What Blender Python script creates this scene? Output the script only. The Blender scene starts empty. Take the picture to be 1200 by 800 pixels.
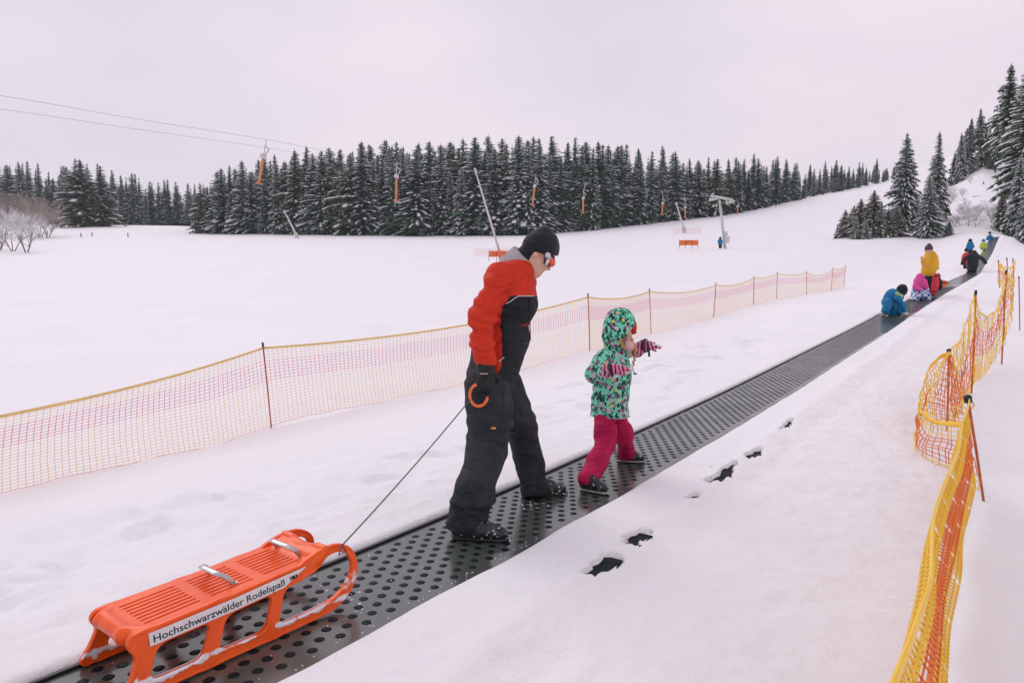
import bpy, math, random
import numpy as np
from mathutils import Vector, Matrix

random.seed(7)
RNG = np.random.default_rng(7)
scene = bpy.context.scene
COL = scene.collection

# ------------------------------------------------------------------ camera, sky, sun, exposure
CZ = 1.31                                   # eye height above the belt, metres
PITCH = math.atan(55 / 800)                 # looking slightly down
cam_d = bpy.data.cameras.new('camera')
cam_d.lens = 24; cam_d.sensor_width = 36; cam_d.clip_start = 0.05; cam_d.clip_end = 3000
cam = bpy.data.objects.new('camera', cam_d)
COL.objects.link(cam)
cam.location = (0, 0, CZ)
cam.rotation_euler = (math.pi / 2 - PITCH, 0, 0)
scene.camera = cam

world = bpy.data.worlds.new("World"); scene.world = world
world.use_nodes = True
nt = world.node_tree; N = nt.nodes; L = nt.links
bg = N['Background']; bg.inputs['Strength'].default_value = 1.0
SUN_EL, SUN_AZ = math.radians(48), math.radians(-35)
sky = N.new('ShaderNodeTexSky'); sky.sky_type = 'NISHITA'; sky.sun_disc = False
sky.sun_elevation = SUN_EL; sky.sun_rotation = SUN_AZ
skm = N.new('ShaderNodeVectorMath'); skm.operation = 'SCALE'; skm.inputs['Scale'].default_value = 0.09
L.new(sky.outputs[0], skm.inputs[0])
tc = N.new('ShaderNodeTexCoord')
mp = N.new('ShaderNodeMapping'); mp.inputs['Scale'].default_value = (1.1, 1.1, 3.0)
L.new(tc.outputs['Generated'], mp.inputs[0])
nz = N.new('ShaderNodeTexNoise'); nz.inputs['Scale'].default_value = 1.4; nz.inputs['Detail'].default_value = 3
nz.inputs['Roughness'].default_value = 0.45
L.new(mp.outputs[0], nz.inputs['Vector'])
cr = N.new('ShaderNodeValToRGB')
cr.color_ramp.elements[0].position = 0.32; cr.color_ramp.elements[0].color = (0.64, 0.605, 0.71, 1)
cr.color_ramp.elements[1].position = 0.68; cr.color_ramp.elements[1].color = (0.87, 0.775, 0.84, 1)
L.new(nz.outputs['Fac'], cr.inputs[0])
mx = N.new('ShaderNodeMix'); mx.data_type = 'RGBA'; mx.inputs[0].default_value = 0.93   # cloud layer hides nearly all of the blue
L.new(skm.outputs[0], mx.inputs[6]); L.new(cr.outputs[0], mx.inputs[7]); L.new(mx.outputs[2], bg.inputs['Color'])

sun_d = bpy.data.lights.new('sun', 'SUN'); sun_d.energy = 0.8; sun_d.angle = math.radians(35)
sun_d.color = (1.0, 0.95, 0.93)
sun = bpy.data.objects.new('sun', sun_d); COL.objects.link(sun)
sun.rotation_euler = (math.pi / 2 - SUN_EL, 0, math.pi - SUN_AZ)
sd = Vector((math.sin(SUN_AZ) * math.cos(SUN_EL), math.cos(SUN_AZ) * math.cos(SUN_EL), math.sin(SUN_EL)))
sun.rotation_euler = sd.to_track_quat('Z', 'Y').to_euler()

scene.view_settings.view_transform = 'Standard'
scene.view_settings.look = 'None'
scene.view_settings.exposure = 0.17
scene.view_settings.gamma = 1.0
scene.view_settings.use_curve_mapping = False

# ------------------------------------------------------------------ measuring: photo pixels (1200x800) -> metres
cp, sp = math.cos(PITCH), math.sin(PITCH)
def ray(px, py):
    x, y = (px - 600) / 800, (400 - py) / 800
    return np.array([x, cp + y * sp, -sp + y * cp])
def J(px, py, Y):
    "a point at distance Y ahead of the eye"
    r = ray(px, py); r = r * (Y / r[1])
    return np.array([r[0], r[1], r[2] + CZ])

# ------------------------------------------------------------------ noise
def _h(ix, iy, iz):
    n = (ix * 374761393 + iy * 668265263 + iz * 2147483647 + 1013904223) & 0xFFFFFFFF
    n = ((n ^ (n >> 13)) * 1274126177) & 0xFFFFFFFF
    n = (n ^ (n >> 16)) & 0xFFFF
    return n.astype(np.float32) / 65535.0
def vnoise(x, y, z=0.0):
    x, y, z = np.broadcast_arrays(np.asarray(x, float), np.asarray(y, float), np.asarray(z, float))
    x0, y0, z0 = np.floor(x), np.floor(y), np.floor(z)
    fx, fy, fz = x - x0, y - y0, z - z0
    fx, fy, fz = [f * f * (3 - 2 * f) for f in (fx, fy, fz)]
    x0, y0, z0 = x0.astype(np.int64), y0.astype(np.int64), z0.astype(np.int64)
    r = 0
    for a in (0, 1):
        for b in (0, 1):
            for c in (0, 1):
                w = (fx if a else 1 - fx) * (fy if b else 1 - fy) * (fz if c else 1 - fz)
                r = r + w * _h(x0 + a, y0 + b, z0 + c)
    return r * 2 - 1
def fbm(x, y, z=0.0, o=3):
    r, a = 0, 1.0
    for i in range(o):
        r = r + a * vnoise(np.asarray(x) * 2 ** i + 17 * i, np.asarray(y) * 2 ** i + 5 * i, np.asarray(z) * 2 ** i)
        a *= 0.5
    return r
def sst(a, b, x):
    t = np.clip((x - a) / (b - a), 0, 1); return t * t * (3 - 2 * t)

# ------------------------------------------------------------------ materials
def mat(name, col, rough=0.6, spec=0.5, var=0.0, vscale=20, bump=0.0, bscale=80, metal=0.0, col2=None, sheen=0.0, stretch=None, sss=0.0):
    m = bpy.data.materials.new(name); m.use_nodes = True
    nt = m.node_tree; N = nt.nodes; L = nt.links; b = N['Principled BSDF']
    b.inputs['Base Color'].default_value = (*col, 1); b.inputs['Roughness'].default_value = rough
    b.inputs['Specular IOR Level'].default_value = spec; b.inputs['Metallic'].default_value = metal
    if sheen: b.inputs['Sheen Weight'].default_value = sheen
    if sss:
        b.inputs['Subsurface Weight'].default_value = sss; b.inputs['Subsurface Scale'].default_value = 0.02
    tc = N.new('ShaderNodeTexCoord'); mp = N.new('ShaderNodeMapping')
    if stretch: mp.inputs['Scale'].default_value = stretch
    L.new(tc.outputs['Object'], mp.inputs[0])
    if var or col2:
        n = N.new('ShaderNodeTexNoise'); n.inputs['Scale'].default_value = vscale; n.inputs['Detail'].default_value = 4
        L.new(mp.outputs[0], n.inputs['Vector'])
        r = N.new('ShaderNodeValToRGB'); r.color_ramp.elements[0].position = 0.35; r.color_ramp.elements[1].position = 0.65
        c2 = col2 or tuple(min(1, c * (1 + var)) for c in col)
        c1 = col if col2 else tuple(c * (1 - var) for c in col)
        r.color_ramp.elements[0].color = (*c1, 1); r.color_ramp.elements[1].color = (*c2, 1)
        L.new(n.outputs['Fac'], r.inputs[0]); L.new(r.outputs[0], b.inputs['Base Color'])
    if bump:
        n2 = N.new('ShaderNodeTexNoise'); n2.inputs['Scale'].default_value = bscale; n2.inputs['Detail'].default_value = 5
        L.new(mp.outputs[0], n2.inputs['Vector'])
        bp = N.new('ShaderNodeBump'); bp.inputs['Strength'].default_value = bump; bp.inputs['Distance'].default_value = 0.01
        L.new(n2.outputs['Fac'], bp.inputs['Height']); L.new(bp.outputs[0], b.inputs['Normal'])
    return m
def principled(m): return m.node_tree.nodes['Principled BSDF']

def snow_material():
    m = mat('snow', (0.86, 0.85, 0.87), 0.7, 0.25)
    nt = m.node_tree; N = nt.nodes; L = nt.links; b = N['Principled BSDF']
    tc = N.new('ShaderNodeTexCoord')
    big = N.new('ShaderNodeTexNoise'); big.inputs['Scale'].default_value = 0.35; big.inputs['Detail'].default_value = 6
    L.new(tc.outputs['Object'], big.inputs['Vector'])
    r = N.new('ShaderNodeValToRGB'); r.color_ramp.elements[0].position = 0.3; r.color_ramp.elements[1].position = 0.7
    r.color_ramp.elements[0].color = (0.86, 0.855, 0.875, 1); r.color_ramp.elements[1].color = (0.90, 0.89, 0.90, 1)
    L.new(big.outputs['Fac'], r.inputs[0]); L.new(r.outputs[0], b.inputs['Base Color'])
    n1 = N.new('ShaderNodeTexNoise'); n1.inputs['Scale'].default_value = 7; n1.inputs['Detail'].default_value = 12; n1.inputs['Roughness'].default_value = 0.68
    L.new(tc.outputs['Object'], n1.inputs['Vector'])
    bp = N.new('ShaderNodeBump'); bp.inputs['Strength'].default_value = 0.75; bp.inputs['Distance'].default_value = 0.035
    L.new(n1.outputs['Fac'], bp.inputs['Height']); L.new(bp.outputs[0], b.inputs['Normal'])
    return m
M = {}
M['snow'] = snow_material()
M['lumpsnow'] = mat('clinging_snow', (0.86, 0.85, 0.88), 0.7, 0.25)

# ------------------------------------------------------------------ objects
def put(name, mesh, parent=None, base=(0, 0, 0)):
    o = bpy.data.objects.new(name, mesh); COL.objects.link(o)
    if parent: o.parent = parent
    else: o.location = base
    return o
def tag(o, label, cat=None, group=None, kind=None):
    o['label'] = label
    if cat: o['category'] = cat
    if group: o['group'] = group
    if kind: o['kind'] = kind
    return o
def thing(name, loc, label, cat, group=None, rz=0):
    o = bpy.data.objects.new(name, None); COL.objects.link(o)
    o.location = [float(v) for v in loc]; o.rotation_euler = (0, 0, rz); o.empty_display_size = 0.2
    return tag(o, label, cat, group)
def amesh(name, V, F, mats, midx=None, smooth=True):
    V = np.ascontiguousarray(V, np.float32); F = np.ascontiguousarray(F, np.int32)
    me = bpy.data.meshes.new(name)
    me.vertices.add(len(V)); me.vertices.foreach_set('co', V.ravel())
    k = F.shape[1]
    me.loops.add(F.size); me.loops.foreach_set('vertex_index', F.ravel())
    me.polygons.add(len(F)); me.polygons.foreach_set('loop_start', np.arange(0, F.size, k, dtype=np.int32))
    for m in (mats if isinstance(mats, (list, tuple)) else [mats]): me.materials.append(m)
    if midx is not None: me.polygons.foreach_set('material_index', np.asarray(midx, np.int32))
    me.polygons.foreach_set('use_smooth', np.full(len(F), bool(smooth)))
    me.update(calc_edges=True); me.validate()
    return me
class MB:
    "collects shapes, then builds ONE mesh"
    def __init__(s): s.V = []; s.F = []; s.I = []; s.n = 0
    def add(s, V, F, mi=0):
        V = np.asarray(V, float).reshape(-1, 3)
        s.V.append(V)
        for f in F: s.F.append([i + s.n for i in f]); s.I.append(mi)
        s.n += len(V)
    def box(s, c, h, ax=None, mi=0, taper=1.0):
        ax = np.eye(3) if ax is None else np.asarray(ax, float)
        P = []
        for z in (-1, 1):
            k = taper if z > 0 else 1
            for x, y in ((-1, -1), (1, -1), (1, 1), (-1, 1)):
                P.append(np.asarray(c, float) + x * h[0] * k * ax[0] + y * h[1] * k * ax[1] + z * h[2] * ax[2])
        s.add(P, [(3, 2, 1, 0), (4, 5, 6, 7), (0, 1, 5, 4), (1, 2, 6, 5), (2, 3, 7, 6), (3, 0, 4, 7)], mi)
    def tube(s, path, r, n=6, mi=0, caps=True, flat=None):
        P = [np.asarray(p, float) for p in path]
        r = [r] * len(P) if np.isscalar(r) else list(r)
        t0 = P[1] - P[0]; t0 = t0 / (np.linalg.norm(t0) + 1e-9)
        a = np.array([0, 0, 1.]) if abs(t0[2]) < .9 else np.array([1., 0, 0])
        nrm = np.cross(t0, a); nrm /= np.linalg.norm(nrm)
        V = []
        for i, p in enumerate(P):
            t = P[min(i + 1, len(P) - 1)] - P[max(i - 1, 0)]; t = t / (np.linalg.norm(t) + 1e-9)
            nrm = nrm - t * nrm.dot(t); nrm /= np.linalg.norm(nrm) + 1e-9
            b = np.cross(t, nrm)
            for k in range(n):
                w = 2 * math.pi * k / n
                o = math.cos(w) * nrm + math.sin(w) * b
                if flat is not None:
                    fn = np.asarray(flat[0], float); o = o + (flat[1] - 1) * o.dot(fn) * fn
                V.append(p + o * r[i])
        F = [(i * n + k, i * n + (k + 1) % n, (i + 1) * n + (k + 1) % n, (i + 1) * n + k) for i in range(len(P) - 1) for k in range(n)]
        if caps: F += [tuple(range(n))[::-1], tuple(range((len(P) - 1) * n, len(P) * n))]
        s.add(V, F, mi)
    def mesh(s, name, mats, smooth=False, base=None):
        V = np.concatenate(s.V)
        if base is not None: V = V - np.asarray(base, float)
        me = bpy.data.meshes.new(name)
        me.from_pydata(V.tolist(), [], s.F)
        for m in (mats if isinstance(mats, (list, tuple)) else [mats]): me.materials.append(m)
        me.polygons.foreach_set('material_index', np.array(s.I, np.int32))
        me.polygons.foreach_set('use_smooth', np.full(len(s.F), bool(smooth)))
        me.update()
        return me
    def build(s, name, mats, parent=None, smooth=False, base=None):
        return put(name, s.mesh(name, mats, smooth, base), parent)

# ------------------------------------------------------------------ volumes: smooth unions of limbs, turned into one continuous skin
class Field:
    def __init__(s, lo, hi, h):
        s.h = h; s.lo = np.asarray(lo, float) - 2 * h
        s.n = np.ceil((np.asarray(hi, float) + 2 * h - s.lo) / h).astype(int) + 1
        s.f = np.full(s.n, 1.0, np.float32)
        s.g = [(s.lo[i] + h * np.arange(s.n[i])).astype(np.float32) for i in range(3)]
    def win(s, lo, hi):
        a = np.clip(np.floor((np.asarray(lo) - s.lo) / s.h).astype(int), 0, s.n)
        b = np.clip(np.ceil((np.asarray(hi) - s.lo) / s.h).astype(int) + 1, 0, s.n)
        sl = tuple(slice(int(a[i]), int(b[i])) for i in range(3))
        return sl, s.g[0][sl[0]][:, None, None], s.g[1][sl[1]][None, :, None], s.g[2][sl[2]][None, None, :]
    def comb(s, sl, d, k, sub):
        f = s.f[sl]
        if sub:
            d = -d; hh = np.maximum(k - np.abs(f - d), 0) / max(k, 1e-6); s.f[sl] = np.maximum(f, d) + hh * hh * k / 4
        else:
            hh = np.maximum(k - np.abs(f - d), 0) / max(k, 1e-6); s.f[sl] = np.minimum(f, d) - hh * hh * k / 4
    def limb(s, a, b, ra, rb, k=0.02, flat=None, sub=False):
        a, b = np.asarray(a, float), np.asarray(b, float)
        m = max(ra, rb) * (max(1, flat[1]) if flat else 1) + k + 3 * s.h
        sl, x, y, z = s.win(np.minimum(a, b) - m, np.maximum(a, b) + m)
        if 0 in s.f[sl].shape: return
        px, py, pz = x - a[0], y - a[1], z - a[2]; ab = b - a
        if flat:
            n = np.asarray(flat[0], float); n = n / np.linalg.norm(n); q = 1 / flat[1] - 1
            dt = px * n[0] + py * n[1] + pz * n[2]
            px, py, pz = px + q * dt * n[0], py + q * dt * n[1], pz + q * dt * n[2]
            ab = ab + q * ab.dot(n) * n
        t = np.clip((px * ab[0] + py * ab[1] + pz * ab[2]) / (ab.dot(ab) + 1e-9), 0, 1)
        d = np.sqrt((px - ab[0] * t) ** 2 + (py - ab[1] * t) ** 2 + (pz - ab[2] * t) ** 2) - (ra + (rb - ra) * t)
        s.comb(sl, d, k, sub)
    def path(s, P, R, k=0.02, flat=None, sub=False):
        for i in range(len(P) - 1): s.limb(P[i], P[i + 1], R[i], R[i + 1], k, flat, sub)
    def ell(s, c, r, ax=None, k=0.02, sub=False):
        c = np.asarray(c, float); ax = np.eye(3) if ax is None else np.asarray(ax, float)
        m = max(r) + k + 3 * s.h
        sl, x, y, z = s.win(c - m, c + m)
        if 0 in s.f[sl].shape: return
        p = [(x - c[0]) * ax[i][0] + (y - c[1]) * ax[i][1] + (z - c[2]) * ax[i][2] for i in range(3)]
        q = np.sqrt(sum((p[i] / r[i]) ** 2 for i in range(3))) + 1e-6
        g = np.sqrt(sum((p[i] / r[i] ** 2) ** 2 for i in range(3))) + 1e-6
        s.comb(sl, q * (q - 1) / g, k, sub)
    def box(s, c, hf, ax=None, rd=0.01, k=0.01, sub=False):
        c = np.asarray(c, float); ax = np.eye(3) if ax is None else np.asarray(ax, float)
        m = float(np.linalg.norm(hf)) + k + 3 * s.h
        sl, x, y, z = s.win(c - m, c + m)
        if 0 in s.f[sl].shape: return
        q = [np.abs((x - c[0]) * ax[i][0] + (y - c[1]) * ax[i][1] + (z - c[2]) * ax[i][2]) - (hf[i] - rd) for i in range(3)]
        d = np.sqrt(sum(np.maximum(v, 0) ** 2 for v in q)) + np.minimum(np.maximum(np.maximum(q[0], q[1]), q[2]), 0) - rd
        s.comb(sl, d, k, sub)
    def cut(s, c, n, k=0.005):
        "removes what lies on the side n points to"
        n = np.asarray(n, float); n = n / np.linalg.norm(n)
        d = (s.g[0][:, None, None] - c[0]) * n[0] + (s.g[1][None, :, None] - c[1]) * n[1] + (s.g[2][None, None, :] - c[2]) * n[2]
        s.comb((slice(None),) * 3, -d, k, True)
    def disp(s, fn, band=0.03):
        I = np.nonzero(np.abs(s.f) < band)
        x, y, z = s.g[0][I[0]], s.g[1][I[1]], s.g[2][I[2]]
        s.f[I] -= fn(x, y, z).astype(np.float32)
    def skin(s):
        f = s.f; n = f.shape
        ins = f < 0
        c = [n[0] - 1, n[1] - 1, n[2] - 1]
        cnt = np.zeros(c, np.int8)
        for i in (0, 1):
            for j in (0, 1):
                for k in (0, 1): cnt += ins[i:i + c[0], j:j + c[1], k:k + c[2]]
        act = (cnt > 0) & (cnt < 8)
        ci = np.nonzero(act); m = len(ci[0])
        idx = np.full(c, -1, np.int32); idx[ci] = np.arange(m)
        acc = np.zeros((m, 3)); w = np.zeros(m)
        corners = [(i, j, k) for i in (0, 1) for j in (0, 1) for k in (0, 1)]
        for A in corners:
            for ax in range(3):
                if A[ax]: continue
                B = list(A); B[ax] = 1
                fa = f[ci[0] + A[0], ci[1] + A[1], ci[2] + A[2]]; fb = f[ci[0] + B[0], ci[1] + B[1], ci[2] + B[2]]
                x = (fa < 0) != (fb < 0)
                t = np.where(x, fa / np.where(x, fa - fb, 1), 0)
                p = np.tile(np.array(A, float), (m, 1)); p[:, ax] = t
                acc += p * x[:, None]; w += x
        V = acc / w[:, None] + np.stack(ci, 1)
        V = V * s.h + s.lo
        Q = []
        for ax in range(3):
            o = [a for a in range(3) if a != ax]
            a0 = [slice(1, -1)] * 3; a1 = [slice(1, -1)] * 3
            a0[ax] = slice(0, -1); a1[ax] = slice(1, None)
            x = ins[tuple(a0)] != ins[tuple(a1)]
            e = np.stack(np.nonzero(x), 1)
            e[:, o[0]] += 1; e[:, o[1]] += 1
            def id_(d0, d1):
                q = e.copy(); q[:, o[0]] -= d0; q[:, o[1]] -= d1
                return idx[q[:, 0], q[:, 1], q[:, 2]]
            q = np.stack([id_(0, 0), id_(1, 0), id_(1, 1), id_(0, 1)], 1)
            flip = ins[e[:, 0], e[:, 1], e[:, 2]]
            if ax == 1: flip = ~flip
            q[~flip] = q[~flip][:, ::-1]
            Q.append(q)
        Q = np.concatenate(Q)
        return V, Q[(Q >= 0).all(1)]
    def build(s, name, mats, parent=None, base=None, attrs=None, midx=None):
        V, Q = s.skin()
        ats = {k: fn(V) for k, fn in (attrs or {}).items()}
        mi = midx(V[Q].mean(1)) if midx else None
        W = V - np.asarray(base, float) if base is not None else V
        me = amesh(name, W, Q, mats, mi, True)
        for k, v in ats.items():
            if len(v) == len(me.vertices):
                a = me.attributes.new(k, 'FLOAT', 'POINT'); a.data.foreach_set('value', np.asarray(v, np.float32))
        return put(name, me, parent)

# ------------------------------------------------------------------ the lie of the land
K = 0.745; X0 = -3.40; BW = 0.68                       # belt: left edge line X = X0 + K*Y, width
dv = np.array([K, 1.0]) / math.hypot(K, 1)             # uphill along the belt
lv = np.array([-dv[1], dv[0]])                         # across it, to the left
def st(X, Y):
    return (X - X0) * dv[0] + Y * dv[1], (X - X0) * lv[0] + Y * lv[1]
def xy(s, t):
    return X0 + s * dv[0] + t * lv[0], s * dv[1] + t * lv[1]
edge = [(367, 670), (603, 572), (744, 508), (849, 460), (1000, 385), (1032, 368), (1070, 349), (1112, 330), (1132, 321), (1150, 298), (1160, 280)]
bs, bz = [], []
for px, py in edge:
    r = ray(px, py); lam = X0 / (r[0] - K * r[1])
    bs.append(st(r[0] * lam, r[1] * lam)[0]); bz.append(CZ + r[2] * lam)
bs = [-60, -5, 2.0] + bs + [bs[-1] + 25, bs[-1] + 120]
bz = [bz[0] - 0.6, bz[0] - 0.10, bz[0] - 0.02] + bz + [bz[-1] + 4.5, bz[-1] + 24]
_ss = np.arange(-80, 240, 0.25); _zz = np.interp(_ss, bs, bz)
_k = np.hanning(15); _k /= _k.sum(); _zz = np.convolve(np.pad(_zz, 7, 'edge'), _k, 'valid')
def belt_z(s): return np.interp(s, _ss, _zz)

ctrl = []
for px, py, Y in [(318, 503, 8.3), (0, 572, 6.1), (0, 800, 2.5), (690, 412, 12.4), (763, 391, 16), (836, 373, 20.5), (883, 356, 25), (945, 346, 31), (990, 336, 38),
                  (1153, 590, 5), (1108, 520, 7), (1138, 465, 8.4), (1174, 425, 10), (1195, 388, 14), (1190, 330, 30), (1195, 300, 50),
                  (0, 450, 14), (300, 400, 18), (0, 340, 45), (300, 330, 50), (600, 330, 45), (150, 290, 110), (400, 288, 105), (600, 300, 78), (720, 296, 85), (850, 290, 82), (900, 300, 62), (980, 300, 62),
                  (225, 273, 170), (400, 275, 150), (520, 276, 145), (640, 274, 142), (760, 262, 152), (860, 250, 165), (930, 235, 188), (1040, 211, 235),
                  (0, 264, 260), (100, 264, 250), (200, 265, 245), (950, 282, 90), (1020, 281, 80), (1100, 280, 78), (1190, 282, 74),
                  (1150, 202, 128), (1195, 225, 115), (1090, 232, 125), (1060, 240, 120), (1000, 262, 120), (1250, 260, 90)]:
    ctrl.append(J(px, py, Y))
for s_ in (-2, 2, 5, 9, 14, 20, 30, 45, 60, 80):
    for t_ in (0.2, -0.9):
        X, Y = xy(s_, t_); ctrl.append(np.array([X, Y, belt_z(s_)]))
for p in [(0, 0, -0.22), (1.5, 2, -0.22), (0, -20, -.5), (40, 0, 0.5), (-40, 0, -.8), (-120, 40, 0), (140, 30, 9), (220, 110, 34), (-350, 100, 22), (0, 420, 30), (300, 320, 62), (-300, 450, 26), (-200, -100, 0), (200, -100, 5), (0, -200, -2), (120, 420, 40)]:
    ctrl.append(np.array(p, float))
ctrl = np.array(ctrl)
def warp(X, Y):
    s, t = st(X, Y); return np.stack([np.arcsinh(s / 12), np.arcsinh(t / 8)], -1)
def _u(r2): return 0.5 * r2 * np.log(r2 + 1e-9)
_A = warp(ctrl[:, 0], ctrl[:, 1]); _n = len(_A)
_K = _u(((_A[:, None] - _A[None]) ** 2).sum(-1)) + np.eye(_n) * 2e-3
_P = np.hstack([np.ones((_n, 1)), _A])
_S = np.block([[_K, _P], [_P.T, np.zeros((3, 3))]])
# heights are fitted divided by distance, so near points stay exact to the centimetre
_dist = np.hypot(ctrl[:, 0], ctrl[:, 1]) + 12
_w = np.linalg.solve(_S, np.concatenate([(ctrl[:, 2] - CZ) / _dist, np.zeros(3)]))
def tps(X, Y):
    X = np.atleast_1d(np.asarray(X, float)); Y = np.atleast_1d(np.asarray(Y, float))
    out = np.empty(X.shape).ravel(); Xf, Yf = X.ravel(), Y.ravel()
    for i in range(0, len(Xf), 20000):
        q = warp(Xf[i:i + 20000], Yf[i:i + 20000])
        u = _u(((q[:, None] - _A[None]) ** 2).sum(-1))
        out[i:i + 20000] = u @ _w[:_n] + _w[_n] + q @ _w[_n + 1:]
    return CZ + out.reshape(X.shape) * (np.hypot(X, Y) + 12)

PITS = [(711, 664, .085, .028), (749, 633, .08, .026), (812, 584, .03, .014), (849, 557, .17, .026), (884, 533, .10, .022), (924, 499, .13, .012)]
def ground0(X, Y):
    s, t = st(X, Y)
    w = sst(0.6, 2.6, np.abs(t + BW / 2)) if np.ndim(t) else float(sst(0.6, 2.6, abs(t + BW / 2)))
    w = np.maximum(w, sst(82, 97, s))
    return tps(X, Y) * w + belt_z(s) * (1 - w)
def gray(px, py, lo=1.0, hi=400.0):
    "where a photo pixel's line of sight meets the ground"
    r = ray(px, py)
    Ys = np.exp(np.linspace(math.log(lo), math.log(hi), 500)); P = r[None] * (Ys / r[1])[:, None]
    d = P[:, 2] + CZ - ground0(P[:, 0], P[:, 1])
    i = int(np.argmax(d < 0)); i = max(i, 1)
    f = d[i - 1] / (d[i - 1] - d[i]); Y = Ys[i - 1] + (Ys[i] - Ys[i - 1]) * f
    return J(px, py, Y)
def G(X, Y): return float(ground0(np.array([X]), np.array([Y]))[0])
pits = []
for px, py, a, b in PITS:
    p = gray(px, py); s_, t_ = st(p[0], p[1]); pits.append((s_, t_, a, b))
pits.sort(); PT = float(np.mean([p[1] for p in pits]))
def pt_at(s): return np.interp(s, [p[0] for p in pits], [p[1] for p in pits])

def ground(X, Y):
    s, t = st(X, Y)
    z = ground0(X, Y)
    near = np.exp(-((np.hypot(X, Y)) / 60) ** 2)
    z = z + 0.05 * fbm(X * .35, Y * .35, 3.1, 3) * sst(.5, 3.0, np.abs(t + BW / 2) - BW / 2)
    off = np.abs(t + BW / 2) - BW / 2
    rough = sst(.02, .3, off)
    z = z + near * rough * (0.018 * fbm(X * 2.2, Y * 2.2, 9, 3) + .006 * fbm(X * 7.3, Y * 7.3, 19, 2))
    # trodden strip left of the belt
    tr = np.exp(-((t - 1.5) / 1.0) ** 2) * sst(0.1, .5, t)
    hol = vnoise(X * 3.1, Y * 3.1, 21.0) + .25 * vnoise(X * 9, Y * 9, 2.)
    z = z - near * tr * 0.07 * sst(.45, .8, hol) + near * tr * .032 * fbm(X * 4.2, Y * 4.2, 2, 3)
    # sled and ski tracks beside the belt
    for tt, dep in ((.62, .012), (.80, .012), (2.35, .010), (2.52, .010)):
        z = z - dep * np.exp(-((t - tt - .05 * vnoise(s * .4, tt)) / .022) ** 2) * sst(2, 5, s) * (.6 + .4 * vnoise(s * 2, tt + 3))
    z = z + near * sst(.06, .3, off) * (1 - sst(1.2, 2.6, off)) * .010 * np.abs(fbm(X * 11, Y * 11, 4., 2))
    # edge banks
    wob = 0.007 * vnoise(s * 2.3, 4.0) + 0.006 * vnoise(s * 7.1, 8.0)
    left = sst(0.018, 0.055, t) * 0.03
    right = sst(0.0, 0.035, -BW - t + wob + .004) * (0.014 + .005 * vnoise(s * 1.7, 1.0))
    z = z + left * (1 - sst(.4, 1.6, t)) + right * (1 - sst(.35, 1.3, -BW - t))
    # ledge over the conveyor's side board
    u = -(t - pt_at(s)) + 0.02 * vnoise(s * 1.3, 77.)
    z = z - 0.045 * sst(-0.02, 0.22, u) * (1 - sst(1.2, 3, -t - BW)) * sst(1.0, 3.0, s)
    z = z + .018 * np.exp(-((u + .04) / .06) ** 2) * (0.5 + .5 * vnoise(s * 3, 5.))
    inb = sst(0.004, 0.02, t + BW - wob * 0.5 - .004 + .016) * sst(-0.004, .004, .012 - t) * (1 - sst(84, 86, s))
    z = z - 0.13 * inb
    for ps, pt, a, b in pits:
        rr = ((s - ps) / a / 1.6) ** 2 + ((t - pt + .02 * vnoise(s * 18, 3.)) / b / 1.45) ** 2 + .8 * vnoise(s * 30, t * 30, 4.)
        z = z - 0.15 * (1 - sst(.85, 1.08, rr))
    return z

def spaced(a, b, fine, f0, f1, g):
    "coordinates from a to b, fine between f0 and f1 and growing outside"
    c = list(np.arange(f0, f1, fine)); d, x = fine, f1
    while x < b: c.append(x); d *= g; x += d
    c.append(b); d, x, r = fine, f0, []
    while x > a: d *= g; x -= d; r.append(x)
    return np.array(r[::-1] + c)
gs = spaced(-160, 620, 0.032, 0.5, 15, 1.022)
gt = spaced(-420, 620, 0.018, -1.9, 0.14, 1.045)
S_, T_ = np.meshgrid(gs, gt, indexing='ij')
X_, Y_ = xy(S_, T_)
Z_ = ground(X_, Y_)
ii = np.arange(S_.size).reshape(S_.shape)
F_ = np.stack([ii[:-1, :-1], ii[:-1, 1:], ii[1:, 1:], ii[1:, :-1]], -1).reshape(-1, 4)[:, ::-1]
snow_me = amesh('snow_field', np.stack([X_, Y_, Z_], -1).reshape(-1, 3), F_, M['snow'])
go = put('snow_ground', snow_me); tag(go, 'smooth snow covered slope rising to the forest', kind='structure')
print('terrain', S_.shape)

# ------------------------------------------------------------------ conveyor belt with moulded dimples
def belt_material():
    m = mat('belt_rubber', (0.070, 0.082, 0.073), 0.20, 1.0, bump=0.04, bscale=40)
    nt = m.node_tree; N = nt.nodes; L = nt.links; b = N['Principled BSDF']
    tc = N.new('ShaderNodeTexCoord'); n = N.new('ShaderNodeTexNoise'); n.inputs['Scale'].default_value = 2.5; n.inputs['Detail'].default_value = 7
    L.new(tc.outputs['Object'], n.inputs['Vector'])
    r = N.new('ShaderNodeMapRange'); r.inputs[1].default_value = .3; r.inputs[2].default_value = .7; r.inputs[3].default_value = .10; r.inputs[4].default_value = .30
    L.new(n.outputs['Fac'], r.inputs[0]); L.new(r.outputs[0], b.inputs['Roughness'])
    return m
M['belt'] = belt_material()
M['dimple'] = mat('dimple_rubber', (0.004, 0.010, 0.012), 0.5, 0.12)  # teal tint in the base colour stands in for sky highlights
M['blackrail'] = mat('black_plastic_rail', (0.016, 0.018, 0.019), 0.45, 0.4)
M['pitboard'] = mat('wet_black_board', (0.010, 0.014, 0.013), 0.65, 0.12, var=.5, vscale=14, bump=.5, bscale=25)
belt = thing('conveyor_belt', (*xy(0, -BW / 2), belt_z(0)), 'long black rubber conveyor belt with rows of round dimples climbing the snow slope', 'conveyor belt')
b0 = np.array(belt.location)
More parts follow.
